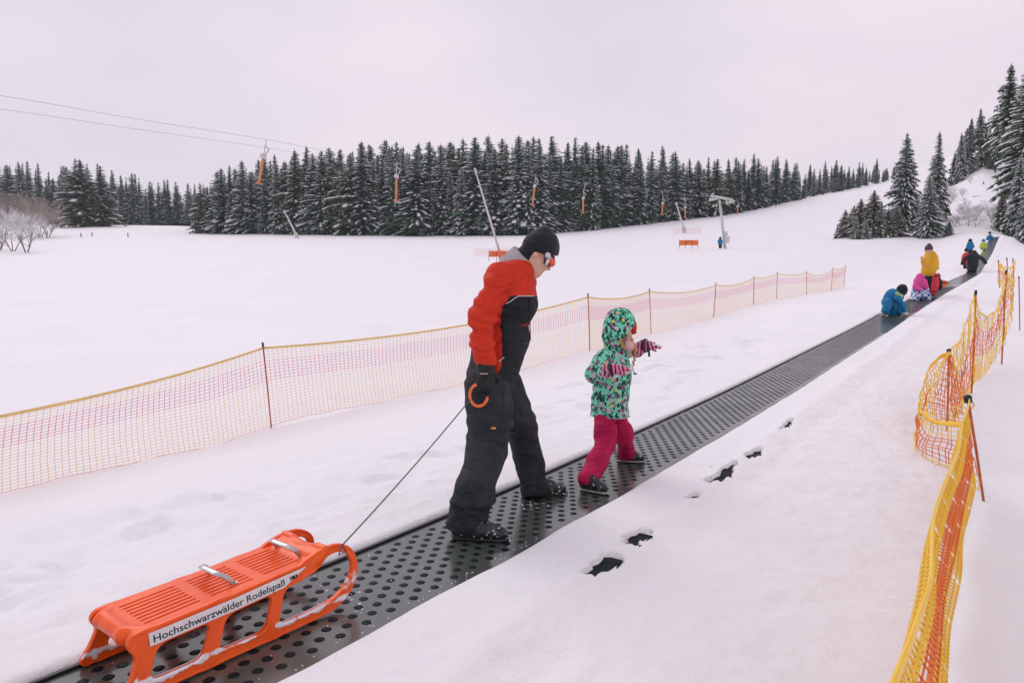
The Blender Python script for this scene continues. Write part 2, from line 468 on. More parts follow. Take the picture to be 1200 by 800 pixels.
def strip(t0, t1, dz, th, s0, s1, step, name, m, wob=None, lift=None):
    ss = np.arange(s0, s1 + step, step); n = len(ss)
    V = []
    for s in ss:
        z = float(belt_z(s)) + dz
        for t, q in ((t0, 0), (t1, 0), (t1, -th), (t0, -th)):
            tt = t + (wob(s) if wob else 0)
            V.append((*xy(s, tt), z + q + (lift(s) if lift else 0)))
    F = [(i * 4 + k, i * 4 + (k + 1) % 4, (i + 1) * 4 + (k + 1) % 4, (i + 1) * 4 + k) for i in range(n - 1) for k in range(4)]
    F.append((0, 3, 2, 1)); 
    V = np.array(V)
    F = np.array(F)[:, ::-1]
    return put(name, amesh(name, V - b0, F, m, smooth=False), belt)
strip(-0.012, -BW - .07, 0.0, .012, -3, 85.5, .25, 'rubber_belt', M['belt'])
strip(0.010, -0.008, 0.012, .09, -3, 85.5, .5, 'side_rail', M['blackrail'])
def snow_top(s_):
    tt = float(pt_at(s_)) + np.linspace(-.07, .12, 7); X, Y = xy(s_ + 0 * tt, tt); g_ = ground(X, Y); return (float(min(g_)) if max(g_) - min(g_) < .07 else float(max(g_)) - .010) - float(belt_z(s_))
strip(.15, -.05, -.016, .12, 1, 16, .04, 'side_board', M['pitboard'], lambda s_: float(pt_at(s_)), snow_top)
# dimples: staggered rows
def disc(r, hgt, n=12):
    V = [(0, 0, hgt)]; F = []
    rings = ((r * .55, hgt * .9), (r * .86, hgt * .45), (r, -.001))
    for k, (rr, z) in enumerate(rings):
        for i in range(n): V.append((rr * math.cos(2 * math.pi * i / n), rr * math.sin(2 * math.pi * i / n), z))
    F = [(0, 1 + i, 1 + (i + 1) % n) for i in range(n)]
    for k in (0, 1):
        a, b = 1 + k * n, 1 + (k + 1) * n
        F += [(a + i, b + i, b + (i + 1) % n, a + (i + 1) % n) for i in range(n)]
    return V, F
DV, DF = disc(.0215, .0022)
dm = MB(); dm.add(DV, DF); dimple_me = dm.mesh('dimple', M['dimple'], True)
pos = []
row, s = 0, 0.2
while s < 34:
    nn = 7 if row % 2 == 0 else 6
    for k in range(nn):
        t = -BW / 2 + (k - (nn - 1) / 2) * .088
        pos.append((s, t + .0))
    s += .068; row += 1
def inview(s, t):
    X, Y = xy(s, t); z = belt_z(s) - CZ
    f = Y * cp - z * sp; v = Y * sp + z * cp
    if f < .3: return None
    return 600 + 800 * X / f, 400 - 800 * v / f, f
vis = [(inview(s, t)[2], s, t) for s, t in pos if inview(s, t) and inview(s, t)[1] < 815 and inview(s, t)[0] > -10]
vis.sort()
sl_ang = lambda s: math.atan2(float(belt_z(s + .2) - belt_z(s - .2)), .4)
for f, s, t in vis[:300]:
    o = put('dimple', dimple_me, belt)
    X, Y = xy(s, t); a = sl_ang(s)
    # tilt with the slope
    u = Vector((dv[0] * math.cos(a), dv[1] * math.cos(a), math.sin(a))); l = Vector((lv[0], lv[1], 0)); nn = u.cross(l)
    R = Matrix((u, l, nn)).transposed().to_4x4(); R.translation = Vector((X, Y, float(belt_z(s)) + .0012)) - Vector(b0)
    o.matrix_local = R
V, F = [], []
DV8, DF8 = disc(.0215, .0022, 8)
DV8 = np.array(DV8); base_n = len(DV8)
for f, s, t in vis[300:]:
    X, Y = xy(s, t); a = math.tan(sl_ang(s))
    q = np.zeros_like(DV8)
    q[:, 0] = X + DV8[:, 0] * dv[0] + DV8[:, 1] * lv[0]; q[:, 1] = Y + DV8[:, 0] * dv[1] + DV8[:, 1] * lv[1]
    q[:, 2] = belt_z(s) + .0012 + DV8[:, 2] + DV8[:, 0] * a
    n0 = len(V) * base_n
    V.append(q); F += [tuple(i + n0 for i in fc) for fc in DF8]
me = bpy.data.meshes.new('far_dimples'); me.from_pydata((np.concatenate(V) - b0).tolist(), [], F); me.materials.append(M['dimple'])
me.polygons.foreach_set('use_smooth', np.full(len(F), True))
o = put('dimples', me, belt); o['kind'] = 'stuff'
# little crumbs of snow carried along on the belt
M_crumb = M['lumpsnow']
cr_ = MB()
def lump(mb, c, r, mi=0, sq=.6):
    n = 6; V = [(c[0], c[1], c[2] + r * sq)]
    for k, (q, z) in enumerate(((.7, .6), (1, .05))):
        for i in range(n):
            w = 2 * math.pi * (i + .5 * k) / n; rr = r * q * random.uniform(.7, 1.25)
            V.append((c[0] + rr * math.cos(w), c[1] + rr * math.sin(w), c[2] + r * sq * z))
    F = [(0, 1 + i, 1 + (i + 1) % n) for i in range(n)] + [(1 + i, 7 + i, 7 + (i + 1) % n, 1 + (i + 1) % n) for i in range(n)]
    mb.add(V, F, mi)
for (px, py, n, sprd) in ((412, 703, 9, .07), (612, 592, 16, .06), (632, 590, 10, .05), (575, 628, 5, .05), (692, 572, 4, .04), (425, 714, 4, .03), (470, 690, 4, .2), (365, 692, 3, .04)):
    p = gray(px, py)
    for k in range(n):
        X, Y = p[0] + random.gauss(0, sprd), p[1] + random.gauss(0, sprd * .8)
        s_, t_ = st(X, Y)
        if not (-BW + .02 < t_ < -.02): continue
        lump(cr_, (X, Y, float(belt_z(s_))), random.uniform(.003, .008))
# crumbly snow along both edges of the belt and on the banks
for k in range(2000):
    s_ = random.uniform(1, 22); 
    t_ = random.choice([random.gauss(.10, .04), random.gauss(-BW - .10, .06), random.gauss(PT - .03, .05)])
    if -BW - .02 < t_ < .03: continue
    X, Y = xy(s_, t_)
    lump(cr_, (X, Y, float(ground(np.array([X]), np.array([Y]))[0]) - .003), random.uniform(.003, .010))
for k in range(420):
    s_ = random.uniform(1.5, 14); t_ = -BW + abs(random.gauss(0, .035)) + .012 if random.random() < .7 else -.02 - abs(random.gauss(0, .03))
    if random.random() < .12: t_ = random.uniform(-BW, 0)
    X, Y = xy(s_, t_); lump(cr_, (X, Y, float(belt_z(s_))), random.uniform(.0015, .005))
o = cr_.build('snow_crumbs', M['lumpsnow'], None, True); tag(o, 'loose crumbs of snow scattered on the belt and its edges', kind='stuff')

# ------------------------------------------------------------------ trees
M['needle'] = mat('spruce_needles', (0.075, 0.145, 0.098), 0.85, 0.12, var=.35, vscale=.6)
M['needle_l'] = mat('spruce_needles_light', (0.10, 0.155, 0.085), 0.85, 0.12, var=.3, vscale=.8)
M['needle_b'] = mat('spruce_needles_olive', (0.13, 0.14, 0.08), 0.85, 0.12, var=.3, vscale=.8)
M['bark'] = mat('spruce_bark', (0.085, 0.07, 0.06), 0.9, 0.1, var=.3, vscale=3, bump=.6, bscale=12)
M['frost_bark'] = mat('frosted_bark', (0.30, 0.27, 0.25), 0.9, 0.1, var=.4, vscale=2)
M['treesnow'] = mat('snow_on_boughs', (0.84, 0.83, 0.87), 0.8, 0.15)
M['twig_brown'] = mat('bare_brown_twigs', (0.42, 0.37, 0.33), 0.9, 0.1, var=.3, vscale=2)
M['twig_frost'] = mat('frosted_twigs', (0.72, 0.71, 0.72), 0.9, 0.1, var=.25, vscale=3)

def spruce_mesh(seed, H=1.0, R=.17, low=.04, whorls=34, snow=.5, detail=1.0, droop=.35, irregular=.25, needle='needle', segs=3, ex=.82):
    "unit-height spruce: whorls of drooping boughs built of small sprays, snow lying on some"
    r = random.Random(seed)
    V, F, I = [], [], []
    def quad(a, b, c, d, mi):
        n = len(V); V.extend((a, b, c, d)); F.append((n, n + 1, n + 2, n + 3)); I.append(mi)
    def tri(a, b, c, mi):
        n = len(V); V.extend((a, b, c)); F.append((n, n + 1, n + 2)); I.append(mi)
    z = low; k = 0; side = [1 + irregular * math.sin(r.uniform(0, 6.28) + j * 1.05) for j in range(6)]
    while z < .985:
        q = (z - low) / (1 - low)
        rad = R * ((1 - q) ** ex) * r.uniform(.8, 1.15) + .006
        if q < .08: rad *= .75 + 3 * q
        nb = max(4, int((9 if q < .75 else 6) * detail))
        a0 = r.uniform(0, 6.28)
        for j in range(nb):
            a = a0 + 6.2832 * j / nb + r.uniform(-.3, .3)
            if r.random() < .10: continue
            L = rad * r.uniform(.65, 1.18) * side[int(a / 6.2832 * 6) % 6]
            ca, sa = math.cos(a), math.sin(a)
            dp = droop * (1.0 - .75 * q) * r.uniform(.6, 1.4)
            zb = z + r.uniform(-.008, .008)
            nseg = segs if L > .035 else 2
            hasn = r.random() < snow * (0.75 + .5 * r.random())
            wmax = max(.010, L * .30)
            pts = []
            for i in range(nseg + 1):
                u = i / nseg
                pts.append((ca * L * u, sa * L * u, zb + L * (.18 * u - dp * u * u * 1.35)))
            for i in range(nseg):
                p, p2 = pts[i], pts[i + 1]
                u = (i + .5) / nseg
                w = wmax * (3 / segs) ** .5 * (1.05 - .55 * u) * r.uniform(.6, 1.3)
                # hanging side sprays, left and right
                for sg in (-1, 1):
                    nx, ny = -sa * sg, ca * sg
                    e1 = (p[0] + nx * w + ca * L * .12, p[1] + ny * w + sa * L * .12, p[2] - w * r.uniform(.35, .9))
                    e2 = (p2[0] + nx * w * .6 + ca * L * .10, p2[1] + ny * w * .6 + sa * L * .10, p2[2] - w * r.uniform(.3, .9))
                    tri(p, e1, p2, 0); tri(p2, e1, e2, 0)
                # curtain hanging below the bough
                hcur = w * r.uniform(.5, 1.3)
                tri(p, p2, ((p[0] + p2[0]) / 2 + r.uniform(-.3, .3) * w, (p[1] + p2[1]) / 2 + r.uniform(-.3, .3) * w, (p[2] + p2[2]) / 2 - hcur), 0)
                if hasn and r.random() < .85:
                    ws = w * r.uniform(.35, .7); up = .0025 + w * .16
                    a1 = (p[0] - sa * ws, p[1] + ca * ws, p[2] - ws * .3 + up); a2 = (p[0] + sa * ws, p[1] - ca * ws, p[2] - ws * .3 + up)
                    b1 = (p2[0] - sa * ws * .7, p2[1] + ca * ws * .7, p2[2] - ws * .3 + up); b2 = (p2[0] + sa * ws * .7, p2[1] - ca * ws * .7, p2[2] - ws * .3 + up)
                    m1 = (p[0], p[1], p[2] + up * 1.8); m2 = (p2[0] + ca * .004, p2[1] + sa * .004, p2[2] + up * 1.8)
                    quad(a1, m1, m2, b1, 1); quad(m1, a2, b2, m2, 1)
                    if i == nseg - 1: tri(b1, m2, b2, 1)
        z += (1 - low) / whorls * (1.15 - .55 * q) * r.uniform(.8, 1.2); k += 1
    # leader
    for j in range(4):
        a = j * 1.57
        tri((math.cos(a) * .008, math.sin(a) * .008, .955), (-math.sin(a) * .008, math.cos(a) * .008, .955), (0, 0, 1.01), 0)
    # dark inner mass, broken up
    n0 = len(V)
    for i in range(9):
        zz = low + .02 + (.9 - low) * i / 8
        for j in range(6):
            a = 1.047 * j + .5 * i; rr = R * .30 * (1 - (zz - low) / (1 - low)) ** .8 * r.uniform(.7, 1.2)
            V.append((rr * math.cos(a), rr * math.sin(a), zz))
    for i in range(8):
        for j in range(6):
            F.append((n0 + i * 6 + j, n0 + i * 6 + (j + 1) % 6, n0 + (i + 1) * 6 + (j + 1) % 6, n0 + (i + 1) * 6 + j)); I.append(0)
    me = bpy.data.meshes.new('spruce_crown'); me.from_pydata(V, [], F)
    me.materials.append(M[needle]); me.materials.append(M['treesnow'])
    me.polygons.foreach_set('material_index', np.array(I, np.int32)); me.update()
    return me
def trunk_mesh(r=.012, top=.97, m='bark', bend=0.0):
    mb = MB()
    mb.tube([(0, 0, -.03), (bend * .3, 0, .3), (bend, 0, .6), (bend * .6, 0, top)], [r, r * .8, r * .5, r * .12], 6)
    return mb.mesh('spruce_trunk', M[m], True)
TR = trunk_mesh()
SEGS = 4
VAR = [spruce_mesh(10 + i, R=rr, snow=sn, needle=nd, whorls=wh, droop=dr, segs=4, detail=1.15, irregular=.4, ex=.70) for i, (rr, sn, nd, wh, dr) in enumerate([
    (.15, .50, 'needle', 34, .42), (.17, .85, 'needle', 40, .34), (.135, .40, 'needle', 40, .36), (.17, .70, 'needle_l', 38, .38),
    (.155, .95, 'needle', 40, .32), (.16, .50, 'needle', 38, .36), (.15, .8, 'needle_l', 40, .34), (.12, .6, 'needle', 42, .36)])]
def tree(crown, trunk, X, Y, h, label, group=None, wide=1.0, z=None, name='spruce_tree', cat='tree', rz=None, sink=0.15):
    zz = G(X, Y) if z is None else z
    t = thing(name, (X, Y, zz - sink), label, cat, group, random.uniform(0, 6.28) if rz is None else rz)
    t.scale = (h * wide, h * wide, h)
    c = put('crown', crown, t); k = put('trunk', trunk, t)
    return t
def top_y(px):
    return float(np.interp(px, [0, 30, 60, 95, 130, 150, 200, 228, 250, 262, 300, 350, 400, 450, 500, 560, 620, 660, 700, 750, 800, 835, 850, 880, 930, 1000, 1045],
                           [190, 184, 196, 184, 198, 203, 211, 214, 200, 188, 178, 172, 166, 163, 161, 160, 153, 164, 162, 168, 172, 182, 190, 180, 182, 184, 186]))
def base_line(px):
    return float(np.interp(px, [0, 100, 224, 225.1, 400, 520, 640, 760, 860, 930, 1040], [262, 250, 242, 168, 150, 145, 142, 152, 165, 188, 228]))
def plant(px, Y, top, var, label, group, wide=1.0):
    r = ray(px, 270); X = r[0] / r[1] * Y
    g = G(X, Y); zt = J(px, top, Y)[2]
    h = max(4.0, zt - g)
    return tree(VAR[var], TR, X, Y, h, label, group, wide)
n_forest = 0
# near forest block: four staggered rows
for row, (dy, step, hk) in enumerate(((0, 12.5, .93), (5, 13.5, .97), (11, 15, 1.0), (18, 17, 1.0))):
    px = 236 + row * 4
    while px < 1052:
        Y = base_line(px) + dy + random.uniform(-1.5, 1.5)
        # groups of taller and shorter neighbours
        dip = 12 * max(0, vnoise(px * .035, row * 3.3)) + (random.uniform(-6, 18) if row < 2 else random.uniform(2, 22))
        top = top_y(px) + dip + (4 if row == 0 else 0)
        if row == 0 and random.random() < .35: top += random.uniform(5, 30)
        if random.random() < .08: top -= random.uniform(2, 6)
        if px < 262: top = max(top, 186 + (262 - px) * .8)
        zi = int(np.searchsorted([268, 340, 440, 545, 600, 665, 740, 795, 850, 905, 965], px))
        zone = ['in the low left corner of the near forest block', 'around the leftmost orange tow bar', 'between the two leftmost orange tow bars', 'right of the second orange tow bar from left', 'around the tip of the long white snow lance',
                'straight above the black beanie', 'behind the two tow bars right of the beanie', 'around the small tow bar left of the steel pylon', 'just left of the steel pylon', 'just right of the steel pylon', 'on the rising ridge midway to the hillside', 'at the far upper end of the rising ridge'][zi]
        dep = 'front row' if row == 0 else 'deeper row'
        lab = f'snow dusted dark spruce, {dep}, {zone}'
        grp = f'forest spruces, {dep}, {zone}'
        dens = [0, 1, 3, 4, 6, 1, 4] if px < 640 else [0, 2, 5, 7, 0, 1, 3]
        if px > 850: dens = [2, 2, 5, 7, 0]
        plant(px, Y, top, random.choice(dens), lab, grp, random.uniform(1.0, 1.4))
        n_forest += 1
        px += step * random.uniform(.75, 1.25) * (1.0 if px < 850 else .85)
# far forest at the left edge
for row, (dy, step) in enumerate(((0, 12), (8, 13))):
    px = -12 + row * 5
    while px < 246:
        Y = float(np.interp(px, [0, 100, 250], [255, 250, 245])) + dy
        top = top_y(min(px, 224)) + random.uniform(-3, 14)
        plant(px, Y, top, random.choice([0, 2, 5, 7, 1]), 'dark spruce in the distant forest beyond the flat snow field', 'spruces of the distant left forest', random.uniform(1.0, 1.35))
        n_forest += 1
        px += step * random.uniform(.7, 1.3)
# the broad pair standing clear in front of the distant forest
t = plant(97, 205, 186, 3, 'broad olive green spruce standing clear in front of the distant left forest', None, 1.9)
t = plant(120, 208, 193, 6, 'broad spruce close behind the clear standing olive spruce at far left', None, 1.7)
# deep forest behind, seen only as dark gaps between the others
lowv = spruce_mesh(99, R=.2, whorls=14, snow=.25, detail=.7)
lv_ = np.array([v.co[:] for v in lowv.vertices]); lf_ = [tuple(p.vertices) for p in lowv.polygons]; li_ = [p.material_index for p in lowv.polygons]
mb = MB()
cnt = 0
for row in range(4):
    px = 240 + row * 5
    while px < 1050:
        Y = base_line(px) + 25 + row * 7; X = ray(px, 270)[0] / ray(px, 270)[1] * Y
        g = G(X, Y); h = max(4, J(px, top_y(px) + random.uniform(14, 30), Y)[2] - g)
        a = random.uniform(0, 6.28); ca, sa = math.cos(a), math.sin(a)
        q = lv_ * h; q = np.stack([q[:, 0] * ca - q[:, 1] * sa + X, q[:, 0] * sa + q[:, 1] * ca + Y, q[:, 2] + g], 1)
        mb.V.append(q); mb.F += [tuple(i + mb.n for i in f) for f in lf_]; mb.I += li_; mb.n += len(q)
        px += random.uniform(16, 26)
for row in range(2):
    px = -15
    while px < 250:
        Y = 272 + row * 10; X = ray(px, 270)[0] / ray(px, 270)[1] * Y
        g = G(X, Y); h = max(4, J(px, top_y(min(px, 222)) + random.uniform(2, 10), Y)[2] - g)
        q = lv_ * [h * 1.3, h * 1.3, h] + [X, Y, g]
        mb.V.append(q); mb.F += [tuple(i + mb.n for i in f) for f in lf_]; mb.I += li_; mb.n += len(q); px += 15
o = mb.build('deep_forest', [M['needle'], M['treesnow']]); tag(o, 'dark depth of the spruce forest behind its front rows', kind='stuff')

# right hand group on the hillside: bigger in the picture, so more boughs
BIG = [spruce_mesh(50, R=.20, whorls=46, snow=1.0, detail=1.7, droop=.50, needle='needle', low=.03, segs=5),
       spruce_mesh(51, R=.115, whorls=50, snow=.95, detail=1.5, droop=.42, needle='needle_l', low=.30, segs=5),
       spruce_mesh(52, R=.24, whorls=34, snow=.85, detail=1.5, droop=.4, needle='needle_b', low=.02, segs=4),
       spruce_mesh(53, R=.15, whorls=46, snow=1.0, detail=1.5, droop=.5, needle='needle_l', low=.02, segs=5),
       spruce_mesh(54, R=.11, whorls=40, snow=.6, detail=1.4, droop=.42, needle='needle_l', low=.45, segs=4)]
TR2 = trunk_mesh(.011, m='bark', bend=.004); TRF = trunk_mesh(.012, m='frost_bark', bend=.006)
def plantB(px, by, Y, top, var, label, wide=1.0, trunk=None, group=None):
    r = ray(px, by); X = r[0] / r[1] * Y; g = G(X, Y)
    h = J(px, top, Y)[2] - g
    return tree(BIG[var], trunk or TR2, X, Y, h, label, group, wide, sink=.05)
for a in [
    (1060, 245, 88, 155, 0, 'tall snow laden spruce standing left of the two on the hillside by the belt', .95),
    (1098, 240, 92, 153, 3, 'slim pointed snowy spruce right of the tall laden hillside spruce', .95),
    (1087, 278, 80, 205, 0, 'dark snowy spruce at the hill foot in front of the slim pointed one', 1.15),
    (1112, 278, 79, 258, 2, 'small dark spruce sapling at the hill foot behind the yellow jacket', 1.5),
    (1144, 250, 105, 243, 2, 'tiny spruce sapling alone on the white hillside', 1.3),
    (1196, 278, 76, 72, 1, 'tallest spruce at the right edge with bare lower trunk', 1.05),
    (1176, 270, 84, 74, 4, 'very tall thin crowned spruce left of the tallest at the right edge', 1.0),
    (1207, 272, 80, 92, 1, 'tall snow hung spruce half outside the right edge', 1.2),
    (1172, 278, 77, 225, 2, 'small olive spruce at the foot of the right edge trees', 1.2),
    (1192, 279, 72, 180, 0, 'snowy mid height spruce under the tall right edge trees', .95),
    (1204, 280, 70, 200, 0, 'young snow covered spruce cut by the right edge of the hill', 1.1),
    (1125, 205, 132, 155, 0, 'dark spruce on the hilltop, leftmost of the hilltop cluster', .9),
    (1146, 205, 133, 127, 4, 'tall bare stemmed spruce on top of the hill', 1.0),
    (1136, 204, 134, 138, 4, 'bare stemmed hilltop spruce just left of the highest hilltop one', 1.0),
    (1158, 206, 131, 150, 1, 'dense hilltop spruce right of the bare stemmed ones', 1.0),
    (1166, 208, 128, 140, 1, 'hilltop spruce tucked beside the very tall thin crowned one', 1.0),
    (1185, 212, 125, 120, 1, 'hilltop spruce behind the right edge trunks', 1.1),
    (1198, 214, 122, 125, 1, 'outermost hilltop spruce at the right edge', 1.1),
    (1118, 207, 133, 178, 0, 'shortest snowy spruce at the left foot of the hilltop cluster', 1.1),
    (1131, 204, 137, 150, 0, 'full crowned hilltop spruce behind the leftmost dark one', 1.2),
    (1152, 204, 137, 142, 0, 'full crowned spruce filling the hilltop behind the bare stemmed ones', 1.2),
    (1163, 206, 132, 165, 0, 'low full crowned hilltop spruce below the very tall thin one', 1.3),
    (1128, 262, 96, 248, 2, 'tiny dark sapling below the hilltop cluster', 1.3),
    (1160, 266, 90, 254, 2, 'tiny dark sapling right of the lone hillside sapling', 1.3),
    (1152, 225, 115, 212, 0, 'snowy sapling just under the hilltop cluster', 1.4),
]:
    px, by, Y, top, v, lab, wd = a
    plantB(px, by, Y, top, v, lab, wd, TRF if v == 4 else None)
for px, by, Y, top in [(981, 279, 88, 262), (990, 279, 86, 245), (1000, 278, 85, 240), (1008, 277, 84, 232), (1018, 277, 84, 236), (1023, 277, 83, 222), (1032, 276, 82, 236), (1040, 277, 82, 244), (1003, 279, 82, 254), (1014, 280, 81, 256), (1050, 276, 82, 240)]:
    plantB(px, by, Y, top, random.choice([2, 2, 3, 0]), 'young olive green spruce in the thicket left of the tall hillside spruce', 1.5, None, 'young spruces of the hillside thicket')

def twig_mesh(seed, depth=5, m='twig_frost', spread=.55, n0=4, thick=.012, up=.55):
    r = random.Random(seed); V, F, I = [], [], []
    def seg(a, b, ra, rb, mi):
        d = b - a; l = np.linalg.norm(d) + 1e-9; d = d / l
        x = np.cross(d, [0.31, .57, .76]); x /= np.linalg.norm(x); y = np.cross(d, x)
        n = len(V)
        for p, q in ((a, ra), (b, rb)):
            for k in range(3):
                w = 2.094 * k; V.append(tuple(p + (math.cos(w) * x + math.sin(w) * y) * q))
        for k in range(3): F.append((n + k, n + (k + 1) % 3, n + 3 + (k + 1) % 3, n + 3 + k)); I.append(mi)
    def grow(p, d, L, rad, lv):
        q = p + d * L * r.uniform(.8, 1.15)
        seg(p, q, rad, rad * .7, 1 if lv >= depth - 1 else 0)
        if lv <= 0: return
        for k in range(3 if lv < depth else n0):
            nd = d + np.array([r.gauss(0, spread), r.gauss(0, spread), r.gauss(.02, spread * .6)]) + np.array([0, 0, up * .25])
            grow(q if r.random() < .6 else p + (q - p) * r.uniform(.4, 1), nd / np.linalg.norm(nd), L * r.uniform(.62, .82), rad * .62, lv - 1)
    for k in range(n0):
        a = 6.28 * k / n0 + r.uniform(-.4, .4); d = np.array([math.cos(a) * .45, math.sin(a) * .45, 1.0]); d /= np.linalg.norm(d)
        grow(np.array([math.cos(a) * .02, math.sin(a) * .02, -.02]), d, .27, thick, depth)
    me = bpy.data.meshes.new('twigs'); me.from_pydata(V, [], F); me.materials.append(M[m]); me.materials.append(M['frost_bark'])
    me.polygons.foreach_set('material_index', np.array(I, np.int32)); me.update(); return me
TW = [twig_mesh(1, 5, 'twig_frost', .5, 4), twig_mesh(2, 5, 'twig_frost', .6, 3), twig_mesh(3, 5, 'twig_brown', .5, 4), twig_mesh(4, 4, 'twig_frost', .7, 5, .01)]
def bush(px, Y, top, v, label, group=None, wide=1.0, name='bare_tree', cat='tree'):
    r = ray(px, 270); X = r[0] / r[1] * Y; g = G(X, Y); h = (J(px, top, Y)[2] - g) / 1.05
    t = thing(name, (X, Y, g), label, cat, group, random.uniform(0, 6.28)); t.scale = (h * wide, h * wide, h)
    put('branches', TW[v], t); return t
for a in [(-2, 108, 222, 0, 'white frosted bare tree at the far left edge', None, 1.0), (14, 104, 228, 1, 'frosted bare tree right of the far left one', None, 1.0),
          (30, 100, 232, 0, 'low frosted bare tree, rightmost of the white ones at left', None, 1.0), (22, 150, 204, 2, 'brown bare tree behind the white frosted ones at left', None, 1.1),
          (46, 148, 216, 2, 'rounded brown bare tree right of the frosted trees', None, 1.0), (3, 152, 203, 2, 'brown bare tree at the far left edge behind white twigs', None, 1.1),
          (34, 152, 208, 2, 'brown bare tree in the middle of the brown clump', None, 1.0), (56, 146, 228, 2, 'small brown bare tree at the right end of the brown clump', None, 1.0)]:
    bush(*a)
for i in range(60):
    px = random.choice([random.uniform(1030, 1062), random.uniform(1096, 1135), random.uniform(1060, 1168)]); Y = random.uniform(80, 122)
    by = J(px, 270, Y)
    r = ray(px, 270); X = r[0] / r[1] * Y; g = G(X, Y)
    h = random.uniform(1.0, 2.7)
    t = thing('frosted_shrub', (X, Y, g), 'frosted bare shrub on the white hillside among the spruces', 'shrub', 'frosted shrubs on the hillside', random.uniform(0, 6.28))
    t.scale = (h, h, h); put('branches', TW[random.choice([0, 1, 3])], t)
print('trees', n_forest)

# ------------------------------------------------------------------ the orange plastic sled
def sled_material():
    m = mat('orange_plastic', (0.80, 0.115, 0.022), 0.38, 0.35)
    nt = m.node_tree; N = nt.nodes; L = nt.links; b = N['Principled BSDF']
    at = N.new('ShaderNodeAttribute'); at.attribute_name = 'frost'
    tc = N.new('ShaderNodeTexCoord'); mp = N.new('ShaderNodeMapping'); mp.inputs['Scale'].default_value = (1, 1, 1)
    L.new(tc.outputs['Object'], mp.inputs[0])
    n = N.new('ShaderNodeTexNoise'); n.inputs['Scale'].default_value = 16; n.inputs['Detail'].default_value = 6; n.inputs['Roughness'].default_value = .6
    L.new(mp.outputs[0], n.inputs['Vector'])
    a = N.new('ShaderNodeMath'); a.operation = 'ADD'; L.new(n.outputs['Fac'], a.inputs[0]); L.new(at.outputs['Fac'], a.inputs[1])
    g = N.new('ShaderNodeMapRange'); g.inputs[1].default_value = .97; g.inputs[2].default_value = 1.06; L.new(a.outputs[0], g.inputs[0])
    n2 = N.new('ShaderNodeTexNoise'); n2.inputs['Scale'].default_value = 5; n2.inputs['Detail'].default_value = 5; L.new(tc.outputs['Object'], n2.inputs['Vector'])
    c = N.new('ShaderNodeValToRGB'); c.color_ramp.elements[0].position = .3; c.color_ramp.elements[1].position = .7
    c.color_ramp.elements[0].color = (.86, .085, .008, 1); c.color_ramp.elements[1].color = (.95, .125, .012, 1); L.new(n2.outputs['Fac'], c.inputs[0])
    x = N.new('ShaderNodeMix'); x.data_type = 'RGBA'; L.new(g.outputs[0], x.inputs[0]); L.new(c.outputs[0], x.inputs[6]); x.inputs[7].default_value = (.85, .83, .86, 1)
    L.new(x.outputs[2], b.inputs['Base Color'])
    rr = N.new('ShaderNodeMapRange'); rr.inputs[3].default_value = .30; rr.inputs[4].default_value = .8; L.new(g.outputs[0], rr.inputs[0]); L.new(rr.outputs[0], b.inputs['Roughness'])
    bp = N.new('ShaderNodeBump'); bp.inputs['Strength'].default_value = .5; bp.inputs['Distance'].default_value = .004; L.new(g.outputs[0], bp.inputs['Height']); L.new(bp.outputs[0], b.inputs['Normal'])
    return m
M['orange'] = sled_material()
M['alu'] = mat('brushed_metal', (.50, .51, .51), .35, .5, metal=.85, var=.2, vscale=30)
M['label'] = mat('white_sticker', (.74, .72, .72), .45, .4, var=.04, vscale=30)
M['ink'] = mat('black_print', (.02, .025, .028), .5, .3)
g0 = gray(157, 823); g1 = gray(408, 709)
sx = g1 - g0; sx[2] = 0; slen = float(np.linalg.norm(sx)); sx /= slen
sy = np.array([-sx[1], sx[0], 0.]); slope_s = sl_ang(float(st(g0[0], g0[1])[0]))
sx3 = np.array([sx[0], sx[1], math.tan(slope_s)]); sx3 /= np.linalg.norm(sx3); sz = np.cross(sx3, sy)
g0 = g0 + sx * .03
SO = np.array([g0[0], g0[1], float(belt_z(st(g0[0], g0[1])[0])) + .006])
SW = .375
sled = thing('sled', SO, 'orange plastic sled with metal handles and a white lettered strip, pulled up the belt', 'sled')
SM = Matrix((sx3, sy, sz)).transposed().to_4x4()
sled.matrix_world = Matrix.Translation(Vector(SO)) @ SM
def child(o): return o
